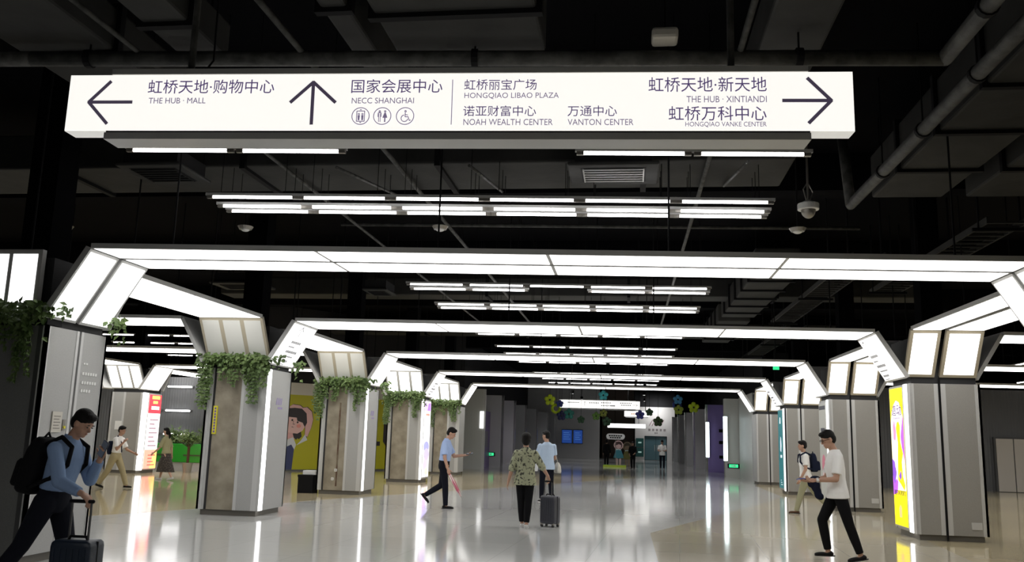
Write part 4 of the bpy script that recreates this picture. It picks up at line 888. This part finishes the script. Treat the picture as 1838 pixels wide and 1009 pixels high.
# cut-out figures on a low stand
cs = thing('display_stand', 'low lime green stand of the cut-out figures in the corridor', 'stand', (-.75, 51.5, 0)); MB().box(-1.40, -.12, 51.2, 52.4, 0, .10).build('platform', 'green', cs); MB().box(-1.41, -.11, 51.17, 51.2, 0, .11).build('front_edge', flat((.55, .7, .05)), cs)
def cutout(label, x, y, z0, H, dress, skin, hair, legs):
    root = thing('cutout_figure', label, 'cut-out figure', (x, y, z0))
    def sh(nm, c, pts, k): MB().prism([(x+a*H, y-.004*k, z0+b*H) for a, b in pts], (0, .03 if k == 0 else .004, 0)).build(nm, flat(c), root)
    sh('arms', skin, blob(0, .80, .19, .19), 0); sh('hair', hair, blob(0, .80, .15, .15), 1); sh('face', skin, [(-.11, .79), (.02, .84), (.11, .80), (.10, .70), (0, .65), (-.10, .70)], 2)
    sh('legs', skin, [(-.09, .0), (-.02, 0), (-.02, .32), (.03, .32), (.03, 0), (.10, 0), (.11, .34), (-.10, .34)], 0)
    sh('dress', dress, [(-.10, .64), (.10, .64), (.15, .5), (.22, .30), (.0, .27), (-.2, .30), (-.14, .5)], 3); sh('collar', (.6, .7, .68), [(-.08, .65), (.08, .65), (.10, .60), (0, .62), (-.10, .60)], 4)
cutout('cut-out figure of a child in a teal dress on the lime stand', -.55, 51.5, .10, 1.42, (.04, .22, .28), (.62, .42, .40), (.05, .02, .02), 0)
cutout('dim cut-out figure in yellow and green behind the teal one', -.05, 53.5, .0, 1.45, (.16, .15, .03), (.28, .2, .12), (.06, .04, .02), 0)
bub = thing('sign_bubble', 'rounded white speech-bubble board above the cut-out figures', 'sign', (-.72, 51.45, 1.6))
MB().prism([(-.72+math.copysign(.36, math.cos(t))+.17*math.cos(t), 51.45, 1.72+.17*math.sin(t)) for t in [2*PI*i/24+.01 for i in range(24)]], (0, .04, 0)).build('board', 'white', bub)
mb = MB()
for r, z in ((6, 1.76), (5, 1.65)):
    for k in range(r): mb.box(-1.1+k*.13+(.05 if r == 5 else 0), -1.0+k*.13+(.05 if r == 5 else 0), 51.435, 51.452, z-.03, z+.04)
mb.build('lettering', 'black', bub); MB().cone((-.72, 51.5, .1), (-.72, 51.5, 1.6), .02, .02, 6).build('post', 'steel', bub)

# ---------------------------------------------------------------- backdrop right
wall_slab('wall_back_right', (6.6, 36.2), (34, 36.2), 0, 3.85, .3, 'ribbed')
lift = struct(MB().box(13.86, 15.35, 36.05, 36.22, 0, 2.05).build('door_3', 'alu_dark')); MB().box(13.93, 14.53, 36.02, 36.06, .02, 1.99).build('door_leaf', 'lift_steel', lift); MB().box(14.57, 15.28, 36.02, 36.06, .02, 1.99).build('door_leaf', 'lift_steel', lift)
for (x, z, y, lab) in ((8.15, 2.25, 36.0, 'small bright light behind the right pillars, upper'), (8.1, .62, 36.0, 'small bright light low behind the right pillars')):
    o = thing('wall_light', lab, 'light', (x, y, z)); MB().box(x-.12, x+.12, y-.02, y+.2, z-.06, z+.06).build('housing', 'alu', o); MB().box(x-.11, x+.11, y-.03, y-.018, z-.05, z+.05).build('diffuser', 'tube', o)
o = thing('wall_plaque', 'pale oval plaque on the dark wall between the two right pillars', 'plaque', (7.9, 30, 1.2)); MB().cone((7.75, 30, 1.9), (7.75, 30.05, 1.9), .22, .22, 20).build('disc', 'steel', o); MB().box(7.60, 7.70, 30, 30.05, 0, 1.95).build('post', 'alu', o)

# ---------------------------------------------------------------- people
F0, L0, U0 = V((1, 0, 0)), V((0, 1, 0)), V((0, 0, 1))
def rotv(v, ax, deg): return Matrix.Rotation(rad(deg), 3, ax) @ V(v)
def limb_dir(fl, ab, side): 
    fl, ab = rad(fl), rad(ab)
    return V((math.sin(fl)*math.cos(ab), side*math.sin(ab), -math.cos(fl)*math.cos(ab)))
def add_hand(mb, wrist, d, n, side_thumb, s, curl, thumb=35):
    """palm, four fingers of unequal length bending toward n, thumb on the side of the palm"""
    d = d.normalized(); n = (n-d*n.dot(d)).normalized(); b = d.cross(n)*side_thumb
    R = Matrix((d, b, n)).transposed()
    mb.ball(wrist+d*.048*s, (.052*s, .040*s, .017*s), 12, 8, R)
    for k, (off, L) in enumerate(((.028, .078), (.010, .086), (-.009, .080), (-.026, .062))):
        p = wrist+d*.082*s+b*off*s; dd = d.copy()
        for j, fr in enumerate((.45, .32, .23)):
            ang = curl*(1+.12*k)*(.8 if j == 0 else 1.0)
            ax = dd.cross(n).normalized() if dd.cross(n).length > .01 else b
            dd = (dd*math.cos(rad(ang))+n*math.sin(rad(ang))).normalized(); nn2 = n
            n_ = (n-dd*n.dot(dd)); 
            q = p+dd*L*fr*s
            mb.capsule(p, q, (.0098-.0008*j)*s, (.009-.0008*j)*s, 8); p = q
            if n_.length > .05: pass
    p = wrist+d*.022*s+b*.030*s
    d1 = (d*.75+b*.75+n*.35).normalized(); q = p+d1*.042*s; mb.capsule(p, q, .013*s, .0105*s, 8)
    d2 = (d*1.0+b*.15+n*(.3+thumb/90)).normalized(); mb.capsule(q, q+d2*.034*s, .0105*s, .009*s, 8)
def person(label, loc, yaw, H, pose, look, group=None, vox=.009):
    s = H/1.75
    root = thing('person', label, 'person', loc, yaw)
    g = pose.get
    lean = g('lean', 3); hipz = g('hip', .515)*H
    T = rotv(U0, L0, lean); TF = rotv(F0, L0, lean)
    P = V((0, 0, hipz)); LL, SL, UA, FA = .245*H, .235*H, .172*H, .148*H
    leg = {}
    for sd, k in ((1, 'L'), (-1, 'R')):
        th, kn = g('leg'+k, (0, 0))[:2]; ft = g('foot'+k, 0)
        hip = P+L0*sd*.052*H-U0*.0*H
        k1 = hip+limb_dir(th, g('legab', 1.0), sd)*LL; an = k1+limb_dir(th-kn, g('legab', 1.0)-1, sd)*SL
        fd = rotv(F0, L0, -ft); fu = rotv(U0, L0, -ft)
        leg[k] = (hip, k1, an, fd, fu)
    low = min(min((a-fu*.040*H-fd*.045*H).z, (a-fu*.040*H+fd*.11*H).z) for _, _, a, fd, fu in leg.values())
    dz = V((0, 0, -low)); P = P+dz
    leg = {k: (h+dz, k1+dz, a+dz, fd, fu) for k, (h, k1, a, fd, fu) in leg.items()}
    sh = P+T*.295*H
    hy, hp = g('head', (0, 5))
    nk = P+T*.325*H
    HU = rotv(rotv(T, L0, hp*.75), U0, 0); HF = rotv(rotv(TF, L0, hp), T, hy); HL = HU.cross(HF).normalized(); HF = HL.cross(HU).normalized()
    HR = Matrix((HF, HL, HU)).transposed()
    hc = nk+HU*.092*H+HF*.012*H
    B = MB()
    fem = look.get('female', False); bw = .93 if fem else 1.0; bulk = look.get('bulk', 1.0)
    def ring(t, hw, hd, off=0.): return (P+T*t*H+TF*off*s, TF*hd*s*bulk, L0*hw*s*bw*bulk)
    B.loft([ring(-.035, .10, .085), ring(.0, .158, .105), ring(.06, .150, .100), ring(.11, .140, .095, .005), ring(.17, .152, .105, .01), ring(.235, .165, .108, .012), ring(.285, .165, .085), ring(.31, .10, .07), ring(.325, .058, .055)], 22)
    B.capsule(P+T*.30*H, hc-HU*.03*H, .057*s, .052*s)
    # head
    B.ball(hc+HU*.014*s-HF*.006*s, (.097*s, .076*s, .108*s), 18, 12, HR)
    B.ball(hc+HF*.030*s-HU*.060*s, (.062*s, .056*s, .060*s), 14, 10, HR)
    B.ball(hc+HF*.070*s-HU*.090*s, (.022*s, .026*s, .020*s), 10, 8, HR)
    B.cone(hc+HF*.086*s+HU*.008*s, hc+HF*.106*s-HU*.030*s, .008*s, .0155*s, 8); B.ball(hc+HF*.102*s-HU*.030*s, (.014*s, .015*s, .011*s), 8, 6, HR)
    B.ball(hc+HF*.084*s-HU*.060*s, (.012*s, .024*s, .010*s), 8, 6, HR)
    for q in (1, -1):
        B.ball(hc+HL*q*.078*s-HF*.004*s-HU*.014*s, (.020*s, .010*s, .032*s), 10, 8, HR)
        B.ball(hc+HF*.074*s+HL*q*.032*s+HU*.018*s, (.018*s, .026*s, .010*s), 8, 6, HR)
    arm = {}
    for sd, k in ((1, 'L'), (-1, 'R')):
        a = g('arm'+k, ((0, 8), (12, 4)))
        S_ = sh-T*.028*H+L0*sd*.104*H*bw
        e = S_+limb_dir(a[0][0]+lean*.3, a[0][1], sd)*UA; fdv = limb_dir(a[1][0]+lean*.3, a[1][1], sd); wv = e+fdv*FA
        hd_ = limb_dir(*a[2], sd) if len(a) > 2 else fdv
        nrm = V(g('palm'+k, (0, -sd, 0)))
        arm[k] = (S_, e, wv, hd_, nrm)
        B.ball(S_, .054*s*bulk, 12, 8); B.capsule(S_, e, .050*s*bulk, .040*s*bulk); B.capsule(e, wv, .040*s*bulk, .027*s)
        # +1 turns the thumb to the front for a hanging hand
        add_hand(B, wv, hd_, nrm, g('thumb'+k, 1 if sd < 0 else -1), s, g('curl'+k, 22))
    lg_ = look.get('leg', 1.0)
    for k, (h, k1, a, fd, fu) in leg.items():
        B.capsule(h, k1, .078*s, .052*s); B.capsule(k1, k1.lerp(a, .4), .050*s, .050*s); B.capsule(k1.lerp(a, .35), a, .049*s, .034*s)
        B.capsule(a-fu*.02*H-fd*.025*H, a-fu*.025*H+fd*.08*H, .030*s, .022*s)
    fuse(B, 'body', look.get('skin', 'skin'), root, vox, 3)
    # eyes, brows, mouth
    for q in (1, -1):
        lbuild(MB().ball(hc+HF*.089*s+HL*q*.032*s+HU*.002*s, (.006*s, .014*s, .006*s), 8, 6, HR), 'eye', 'eye', root, True)
        lbuild(MB().ball(hc+HF*.090*s+HL*q*.033*s+HU*.024*s, (.006*s, .020*s, .004*s), 8, 6, HR), 'eyebrow', 'hair', root, True)
    lbuild(MB().ball(hc+HF*.093*s-HU*.060*s, (.006*s, .020*s, .005*s), 8, 6, HR), 'mouth', 'lip', root, True)
    # hair
    hb = MB(); st_ = look.get('hair', 'short')
    hb.ball(hc+HU*.045*s-HF*.012*s, (.098*s, .083*s, .090*s), 18, 12, HR); hb.ball(hc-HF*.035*s+HU*.000*s, (.075*s, .081*s, .085*s), 16, 10, HR)
    hb.ball(hc+HF*.050*s+HU*.088*s, (.052*s, .066*s, .034*s), 12, 8, HR)
    if st_ != 'short': hb.ball(hc-HF*.045*s-HU*.045*s, (.06*s, .075*s, .075*s), 14, 9, HR)
    if st_ == 'bob': hb.ball(hc-HF*.02*s-HU*.02*s, (.085*s, .092*s, .085*s), 14, 9, HR); hb.ball(hc-HF*.01*s+HU*.05*s, (.108*s, .098*s, .10*s), 14, 9, HR)
    if st_ == 'ponytail':
        p0 = hc-HF*.10*s-HU*.005*s; hb.ball(p0, .035*s); hb.capsule(p0, p0-HF*.045*s-U0*.12*s, .036*s, .038*s); hb.capsule(p0-HF*.045*s-U0*.12*s, p0-HF*.02*s-U0*.26*s, .038*s, .018*s)
    fuse(hb, 'hair', 'hair', root, max(vox*.8, .007), 2)
    # trousers / skirt
    if look.get('trousers'):
        t = MB(); lo = look.get('loose', 1.0)
        t.loft([ring(-.05, .120*lo, .105), ring(-.02, .160, .118), ring(.0, .172, .122), ring(.05, .165, .115), ring(look.get('waist', .075), .156, .108)], 22)
        for k, (h, k1, a, fd, fu) in leg.items():
            dn = (a-k1).normalized()
            t.ball(h, .092*s*lo); t.cone(h, k1, .095*s*lo, .068*s*lo, 16); t.ball(k1, .068*s*lo); t.cone(k1, k1.lerp(a, .42), .067*s*lo, .064*s*lo, 16); t.cone(k1.lerp(a, .42), a-dn*look.get('ankle', -.005)*H, .064*s*lo, .050*s*(lo**1.5), 16)
        fuse(t, 'trousers', look['trousers'], root, vox*1.1, 3)
    if look.get('skirt'):
        t = MB(); mid = (leg['L'][1]+leg['R'][1])/2; an = (leg['L'][2]+leg['R'][2])/2; bot = mid.lerp(an, .55)
        t.loft([(P+T*.09*H, TF*.105*s, L0*.135*s), (P+T*.03*H, TF*.125*s, L0*.16*s), (P-U0*.06*H, TF*.15*s, L0*.17*s), (mid.lerp(P, .35), F0*.22*s, L0*.19*s), (bot, F0*.32*s, L0*.21*s)], 24)
        fuse(t, 'skirt', look['skirt'], root, vox*1.1, 2)
    # shirt
    t = MB(); hem = look.get('hem', -.05); k_ = look.get('shirtfit', 1.0)
    rs_ = [] 
    if hem < .03: rs_ = [ring(hem, .192*k_, .142*k_), ring((hem+.06)/2, .186*k_, .132*k_)]
    rs_ += [ring(max(.06, hem), .164*k_, .116*k_), ring(.11, .158*k_, .113*k_, .005), ring(.17, .168*k_, .122*k_, .010), ring(.235, .178*k_, .122, .012), ring(.285, .172, .098), ring(.311, .105, .078), ring(.328, .070, .066)]
    t.loft(rs_, 24)
    sl_ = look.get('sleeve', .62)
    for sd, k in ((1, 'L'), (-1, 'R')):
        S_, e, wv, hd_, nrm = arm[k]
        t.ball(S_, .066*s*bulk)
        if sl_ <= 1: t.cone(S_, S_.lerp(e, sl_), .066*s*bulk, .066*s*bulk*k_, 14)
        else:
            t.cone(S_, e, .066*s*bulk, .056*s*bulk*k_, 14); t.ball(e, .056*s*bulk*k_); t.cone(e, e.lerp(wv, sl_-1), .056*s*bulk*k_, (.056-.016*(sl_-1))*s*k_, 14)
    fuse(t, 'shirt', look['shirt'], root, vox*1.05, 3)
    if look.get('collar'):
        c = MB(); c.loft([(nk-T*.012*H, TF*.068*s, L0*.070*s), (nk+T*.012*H+TF*.004, TF*.062*s, L0*.064*s)], 18); lbuild(c, 'collar', look['shirt'], root, True)
    if look.get('belt'): lbuild(MB().loft([ring(look.get('waist', .075)-.012, .162, .114), ring(look.get('waist', .075)+.006, .160, .113)], 22), 'belt', 'blackcloth', root, True)
    # shoes
    for k, (h, k1, a, fd, fu) in leg.items():
        t = MB(); fl_ = a-fu*.040*H; R = Matrix((fd, fu.cross(fd), fu)).transposed()
        t.ball(fl_+fu*.033*s-fd*.02*s, (.055*s, .040*s, .042*s), 12, 8, R); t.ball(fl_+fu*.026*s+fd*.075*s, (.105*s, .042*s, .030*s), 14, 8, R); t.ball(fl_+fu*.022*s+fd*.13*s, (.055*s, .043*s, .024*s), 12, 8, R)
        sho = fuse(t, 'shoe', look.get('shoes', 'shoe'), root, .008, 2, cut=[(fl_+fu*.003, -fu)])
        so_ = MB(); so_.loft([(fl_+fd*.045*s, fd*.135*s, fu.cross(fd)*.043*s), (fl_+fd*.045*s+fu*.014*s, fd*.137*s, fu.cross(fd)*.044*s)], 18); lbuild(so_, 'sole', look.get('sole', 'rubber'), sho)
    if look.get('glasses'):
        gm_ = MB()
        for q in (1, -1):
            pts = [hc+HF*.100*s+HL*(q*.034+.026*math.cos(a_))*s+HU*(.002+.018*math.sin(a_))*s for a_ in [2*PI*i/10 for i in range(11)]]
            gm_.tube(pts, .0025*s, 5); gm_.tube([hc+HF*.098*s+HL*q*.060*s+HU*.006*s, hc-HF*.0*s+HL*q*.082*s+HU*.004*s], .003*s, 5)
        lbuild(gm_, 'glasses', 'black', root, True)
    M4 = Matrix.Translation(root.location) @ Matrix.Rotation(yaw, 4, 'Z')
    return dict(root=root, P=P, T=T, TF=TF, arm=arm, leg=leg, hc=hc, HF=HF, HU=HU, HL=HL, nk=nk, H=H, s=s, M=M4, yaw=yaw, loc=loc)
def held(p, name, label, cat):     # a thing of its own carried by the person, sharing the person's frame
    return thing(name, label, cat, p['root'].location, p['yaw'])
def lbuild(mb, name, m, root, smooth=False, **k):   # build in the local frame of a root
    o = mb.build(name, m, None, smooth, **k); o.parent = root; return o
def phone(p, k, label, m='phone', along=None, off=(.0, 0, 0), tilt=None):
    S_, e, wv, hd_, nrm = p['arm'][k]; s = p['s']; d = (along or hd_).normalized(); n = (nrm-d*nrm.dot(d)).normalized(); b = d.cross(n)
    c = wv+hd_*.085*s+nrm.normalized()*.024*s+V(off)
    r = held(p, 'smartphone', label, 'phone')
    lbuild(MB().frame_box(c-d*.05-b*.038-n*.004, d*.155, b*.076, n*.009), 'phone_case', m, r, bevel=.004)
    lbuild(MB().frame_box(c-d*.046-b*.035+n*.005, d*.147, b*.070, n*.0015), 'screen', flat((.06, .07, .09), .3), r)
    return r
def backpack(p, label, m, w=.30, h=.46, dp=.17, drop=.0, seed=0):
    s = p['s']; P, T, TF = p['P'], p['T'], p['TF']; r = held(p, 'backpack', label, 'backpack')
    c = P+T*(.185-drop)*p['H']-TF*(.125+dp*.5)*s
    mb = MB(); mb.loft([(c+T*h*(f-.5)*s, TF*dp*.5*a*s, L0*w*.5*b*s) for f, a, b in ((0, .75, .85), (.06, 1, 1), (.45, 1.05, 1.02), (.75, .9, .96), (.93, .66, .8), (1, .4, .6))], 24, .55)
    fuse(mb, 'bag', m, r, .011, 3)
    mb = MB(); c2 = c-TF*dp*.52*s-T*h*.17*s; mb.loft([(c2+T*h*(f-.5)*.5*s, TF*.06*a*s, L0*w*.42*b*s) for f, a, b in ((0, .7, .9), (.1, 1, 1), (.85, .9, .95), (1, .5, .8))], 20, .55); fuse(mb, 'pocket', m, r, .011, 3)
    for q in (1, -1):
        pts = [c+T*h*.40*s+TF*dp*.3*s+L0*q*.08*s, P+T*.325*p['H']+L0*q*.10*s-TF*.02*s, P+T*.29*p['H']+L0*q*.118*s+TF*.112*s, P+T*.20*p['H']+L0*q*.135*s+TF*.128*s, P+T*.12*p['H']+L0*q*.165*s+TF*.02*s, c-T*h*.36*s+L0*q*w*.45*s+TF*dp*.3*s]
        mb = MB()
        for a, b_ in zip(pts, pts[1:]): mb.capsule(a, b_, .019*s, .019*s, 8)
        lbuild(mb, 'strap', m, r, True)
    mb = MB(); mb.tube([c+T*h*.48*s+L0*.05*s, c+T*h*.58*s, c+T*h*.48*s-L0*.05*s], .010*s, 6); lbuild(mb, 'top_loop', m, r, True)
    return r
def suitcase(label, loc, yaw, w, d, h, m, hh, grip, tilt=0.):
    """local frame: x along the depth, y along the width"""
    r = thing('suitcase', label, 'suitcase', loc, yaw)
    if tilt: r.rotation_euler = (0, rad(tilt), yaw)
    sh_ = lbuild(MB().loft([(V((0, 0, z)), V((d/2*a, 0, 0)), V((0, w/2*a, 0))) for z, a in ((.055, .86), (.075, .98), (.10, 1), (h-.05, 1), (h-.02, .97), (h, .86))], 40, .22), 'shell', m, r, True)
    for k in range(6):
        y = -w*.38+k*w*.152
        for sx in (-1, 1): lbuild(MB().box(sx*d*.5-.004, sx*d*.5+.004, y-.012, y+.012, .11, h-.06), 'rib', m, r)
    lbuild(MB().box(-.006, .006, -w/2-.003, w/2+.003, .07, h-.01), 'zip_seam', 'black', r)
    for sx in (-1, 1):
        for sy in (-1, 1):
            lbuild(MB().cone((sx*d*.36-.0, sy*w*.38-.014, .026), (sx*d*.36, sy*w*.38+.014, .026), .026, .026, 14), 'wheel', 'rubber', r); lbuild(MB().box(sx*d*.36-.018, sx*d*.36+.018, sy*w*.38-.024, sy*w*.38+.024, .035, .075), 'wheel_fork', 'steel', r)
    for sy in (-1, 1): lbuild(MB().cone((grip, sy*w*.24, h-.06), (grip, sy*w*.24, hh), .010, .010, 8), 'handle_tube', 'alu_dark', r)
    lbuild(MB().capsule((grip, -w*.27, hh), (grip, w*.27, hh), .016, .016, 10), 'handle_grip', 'black', r, True)
    lbuild(MB().tube([(0, -.09, h-.005), (0, -.07, h+.025), (0, .07, h+.025), (0, .09, h-.005)], .011, 8), 'carry_handle', 'black', r, True)
    return r
# the backpacker at the left edge
p1 = person('man in light blue long-sleeved shirt walking right, black backpack, hand on a suitcase handle', (-5.11, 7.45, 0), 0, 1.755,
            dict(lean=11, legL=(16, 6), legR=(-26, 12), footR=-22, head=(-4, 24), armR=((18, 9), (66, 6), (58, 2)), palmR=(0, .2, -1), thumbR=1, curlR=48, armL=((16, 10), (140, -24), (150, -10)), palmL=(-.3, -1, 0), curlL=40),
            dict(shirt='blueshirt', sleeve=1.9, hem=.05, trousers='darknavy', loose=1.12, belt=True, collar=True, waist=.08, shirtfit=1.06), vox=.008)
backpack(p1, 'bulky black backpack on the back of the man at the left edge', 'blackcloth', .34, .50, .20, .03)
phone(p1, 'L', 'dark phone held up by the man at the left edge')
S1 = p1['arm']['R']; hw = p1['M'] @ (S1[2]+S1[3]*.09)
suitcase('dark navy suitcase wheeled by the backpacker at the left edge', (hw.x-.06, hw.y, 0), PI/2, .37, .24, .60, 'suitcase', hw.z-.015, 0.)
# the man in white at right
p2 = person('man in white T-shirt and glasses walking left at the right, looking at his phone', (2.90, 13.0, 0), PI, 1.79,
            dict(lean=2, legR=(27, 36), legL=(-15, 4), footL=-10, head=(8, 27), armL=((10, 14), (84, -24), (88, -22)), palmL=(0, .6, .8), curlL=42, armR=((14, 10), (78, -18), (90, -20)), palmR=(0, -.3, 1), curlR=30),
            dict(shirt='whiteshirt', sleeve=.78, hem=-.045, trousers='blackcloth', glasses=True, shirtfit=1.05, ankle=.012, skin='skin'), vox=.008)
phone(p2, 'R', 'phone with a blue case in the hands of the white-shirted man', 'phone_blue')
r = held(p2, 'folded_jacket', 'dark navy jacket hanging over the arm of the white-shirted man', 'jacket')
w2 = p2['arm']['R']; mid = w2[1].lerp(w2[2], .65); t = MB()
t.ball(mid+V((0, -.01, .01)), (.08, .06, .05)); t.ball(mid+V((.0, -.01, -.08)), (.065, .05, .10)); t.ball(mid+V((-.03, -.02, -.18)), (.055, .045, .09)); t.ball(mid+V((-.06, 0, -.23)), (.05, .04, .05)); t.ball(mid+V((.06, 0, -.05)), (.055, .05, .06))
fuse(t, 'cloth', 'navy', r, .012, 3)
wr = p2['arm']['L']; r = held(p2, 'wristwatch', 'pale wristwatch on the white-shirted man', 'watch'); dd_ = (wr[2]-wr[1]).normalized()
lbuild(MB().cone(wr[2]-dd_*.035, wr[2]-dd_*.008, .033, .032, 16), 'strap', 'silver', r, True); lbuild(MB().ball(wr[2]-dd_*.02+V((0, .033, .0)), (.018, .008, .018)), 'dial', 'white', r, True)
# the woman with the patterned blouse
p3 = person('woman seen from behind in a patterned olive blouse, pulling a grey suitcase', (-1.80, 15.7, 0), rad(94), 1.63,
            dict(lean=3, legL=(9, 4), legR=(-4, 7), legab=-2.6, head=(0, 4), armR=((14, 30), (40, 26), (28, 12)), palmR=(0, .2, -1), curlR=45, armL=((-6, 17), (4, 14)), curlL=20),
            dict(shirt='blouse', sleeve=1.15, hem=-.07, trousers='blackcloth', loose=1.05, female=True, bulk=1.08, hair='bob', shoes='shoe_white', sole='shoe_white', collar=True, shirtfit=1.12, ankle=.02), vox=.009)
h3 = p3['M'] @ (p3['arm']['R'][2]+p3['arm']['R'][3]*.075)
suitcase('dark grey upright suitcase beside the woman in the patterned blouse', (h3.x+.02, h3.y+.06, 0), rad(62), .31, .22, .54, 'greycase', h3.z-.02, -.07)
# the man in pale blue ahead of her
p4 = person('man in pale blue T-shirt with head turned left, standing just beyond the woman', (-1.98, 21.9, 0), rad(118), 1.72,
            dict(lean=2, legL=(8, 4), legR=(-5, 5), head=(36, 4), armL=((14, 12), (72, -10)), palmL=(0, -.4, 1), curlL=35, armR=((6, 10), (60, -14)), palmR=(0, .4, 1), curlR=35),
            dict(shirt='paleblue', sleeve=.72, hem=-.06, trousers='darknavy', bulk=1.05, shirtfit=1.06, sole='shoe_white', ankle=.01), vox=.010)
r = held(p4, 'shoulder_bag', 'beige bag hanging at the right hip of the man in pale blue', 'bag'); c = p4['P']-L0*.28+V((-.02, 0, -.02)); mb = MB()
mb.loft([(c+U0*z, F0*.15*a, L0*.06*a) for z, a in ((-.16, .9), (-.12, 1), (.0, .85), (.06, .6), (.10, .3))], 18, .6); fuse(mb, 'bag', 'offwhite', r, .012, 3)
lbuild(MB().tube([c+U0*.08, c+U0*.30+L0*.06, p4['nk']-L0*.12-U0*.02], .008, 6), 'strap', 'offwhite', r)
r = held(p4, 'paper_bag', 'white paper bag carried in front by the man in pale blue', 'bag'); wv = p4['arm']['L'][2]+p4['arm']['L'][3]*.09; mb = MB(); mb.loft([(wv+U0*z+F0*.02, F0*a, L0*b) for z, a, b in ((-.24, .05, .11), (-.12, .055, .12), (.0, .03, .10), (.03, .012, .03))], 16, .6); fuse(mb, 'bag', 'white', r, .012, 2)
# the man with the umbrella
p5 = person('man in blue short-sleeved shirt and dark trousers walking right, holding a phone and an umbrella', (-3.98, 19.1, 0), 0, 1.745,
            dict(lean=5, legR=(9, 6), legL=(-8, 50), footL=-48, head=(0, 28), armR=((2, 9), (18, 5)), palmR=(0, 1, 0), curlR=50, armL=((24, 10), (96, -8)), palmL=(0, -.4, 1), curlL=35),
            dict(shirt='lightblue', sleeve=.78, hem=.05, trousers='darknavy', belt=True, collar=True, waist=.07, shirtfit=1.06), vox=.009)
phone(p5, 'L', 'dark phone held out by the man in the blue shirt')
r = held(p5, 'umbrella', 'folded red and white umbrella in the hand of the man in the blue shirt', 'umbrella'); a5 = p5['arm']['R']; hp_ = a5[2]+a5[3]*.07+L0*.012; ud = V((.50, -.02, -.86)).normalized()
lbuild(MB().loft([(hp_+ud*q, ud.orthogonal().normalized()*rr, ud.cross(ud.orthogonal()).normalized()*rr) for q, rr in ((.03, .012), (.08, .030), (.22, .040), (.42, .034), (.56, .014))], 14), 'canopy', 'umbrella_red', r, True)
mb = MB()
for q in (-1, 1): mb.capsule(hp_+ud*.06+ud.cross(L0)*q*.018-L0*.03, hp_+ud*.55+ud.cross(L0)*q*.012-L0*.014, .013, .010, 8)
lbuild(mb, 'white_folds', 'umbrella_white', r, True)
lbuild(MB().cone(hp_-ud*.10, hp_+ud*.64, .006, .006, 8), 'shaft', 'steel', r, True); lbuild(MB().tube([hp_+ud*.03, hp_-ud*.14, hp_-ud*.20+F0*.03, hp_-ud*.17+F0*.075], .012, 8), 'handle', 'wood', r, True)
# the youth with the backpack
p6 = person('young man in white top and khaki trousers striding left, navy backpack on', (4.10, 21.5, 0), PI, 1.69,
            dict(lean=3, legL=(20, 4), legR=(-30, 14), footR=-25, head=(-6, 0), armL=((4, 12), (28, 4)), curlL=30, armR=((-8, 10), (6, 6))),
            dict(shirt='whiteshirt', sleeve=.7, hem=-.045, trousers='olive', loose=1.08, shoes='darkbrown', shirtfit=1.06), vox=.010)
backpack(p6, 'dark navy backpack on the striding young man', 'navy', .30, .44, .16)
# left aisle
p7 = person('man in white shirt and khaki trousers phoning beside the left aisle pillar', (-12.95, 21.2, 0), 0, 1.60,
            dict(lean=6, legR=(-20, 14), legL=(26, 6), footR=-15, head=(0, 6), armR=((24, 16), (142, -14)), palmR=(0, 1, 0), curlR=45, armL=((22, 10), (66, 0)), palmL=(0, -1, 0), curlL=25),
            dict(shirt='whiteshirt', sleeve=.8, hem=.05, trousers='khaki', loose=1.15, belt=True, waist=.075, shirtfit=1.05), vox=.011)
r = held(p7, 'crossbody_bag', 'dark bag slung on the back of the phoning man', 'bag'); c = p7['P']+p7['T']*.2-p7['TF']*.17; mb = MB(); mb.loft([(c+U0*z, F0*.06*a, L0*.13*a) for z, a in ((-.17, .8), (-.1, 1), (.1, 1), (.17, .7))], 16, .6); fuse(mb, 'bag', 'navy', r, .012, 2)
lbuild(MB().tube([c+U0*.12, p7['nk']-L0*.08+U0*.0, p7['P']+p7['T']*.35+p7['TF']*.13-L0*.06, p7['P']+p7['T']*.12+p7['TF']*.14, ], .014, 6), 'strap', 'navy', r)
p8 = person('woman with ponytail, beige top and long dark skirt walking past the red poster', (-13.72, 25.1, 0), PI, 1.545,
            dict(lean=4, legL=(-17, 10), legR=(17, 6), footL=-14, head=(0, -2), armL=((18, 10), (46, 4)), curlL=25, armR=((-18, 10), (-6, 6)), curlR=25),
            dict(shirt='beige', sleeve=.95, hem=-.01, skirt='skirt', female=True, hair='ponytail', shoes='shoe_white', sole='shoe_white', skin='skin_pale', shirtfit=1.06), vox=.011)
# far figures
p9 = person('distant man in white T-shirt facing the camera before the glass door', (1.90, 50.6, 0), rad(-92), 1.60,
            dict(legL=(3, 3), legR=(-3, 3), head=(0, 30), armL=((16, 10), (88, -28)), palmL=(0, -.3, 1), curlL=40, armR=((16, 10), (84, -24)), palmR=(0, .3, 1), curlR=40), dict(shirt='farwhite', sleeve=.8, hem=-.05, trousers='darknavy', sole='shoe_white', shirtfit=1.08), vox=.013)
p10 = person('distant person all in black beside the green wall panels', (.26, 49.2, 0), rad(-100), 1.47,
             dict(legL=(6, 3), legR=(-6, 8), head=(0, 18), armL=((10, 10), (60, -20)), armR=((6, 12), (40, -16))), dict(shirt='blackcloth', sleeve=1.6, hem=-.06, trousers='blackcloth', shirtfit=1.05), vox=.013)
p11 = person('distant figure in black at the left of the cut-out figures', (-1.28, 53.4, 0), rad(80), 1.52,
             dict(legL=(4, 3), legR=(-4, 4), head=(0, 5), armL=((4, 10), (12, 6)), armR=((4, 10), (12, 6))), dict(shirt='blackcloth', sleeve=1.9, hem=-.12, trousers='blackcloth', female=True, hair='bob', loose=1.1), vox=.013)
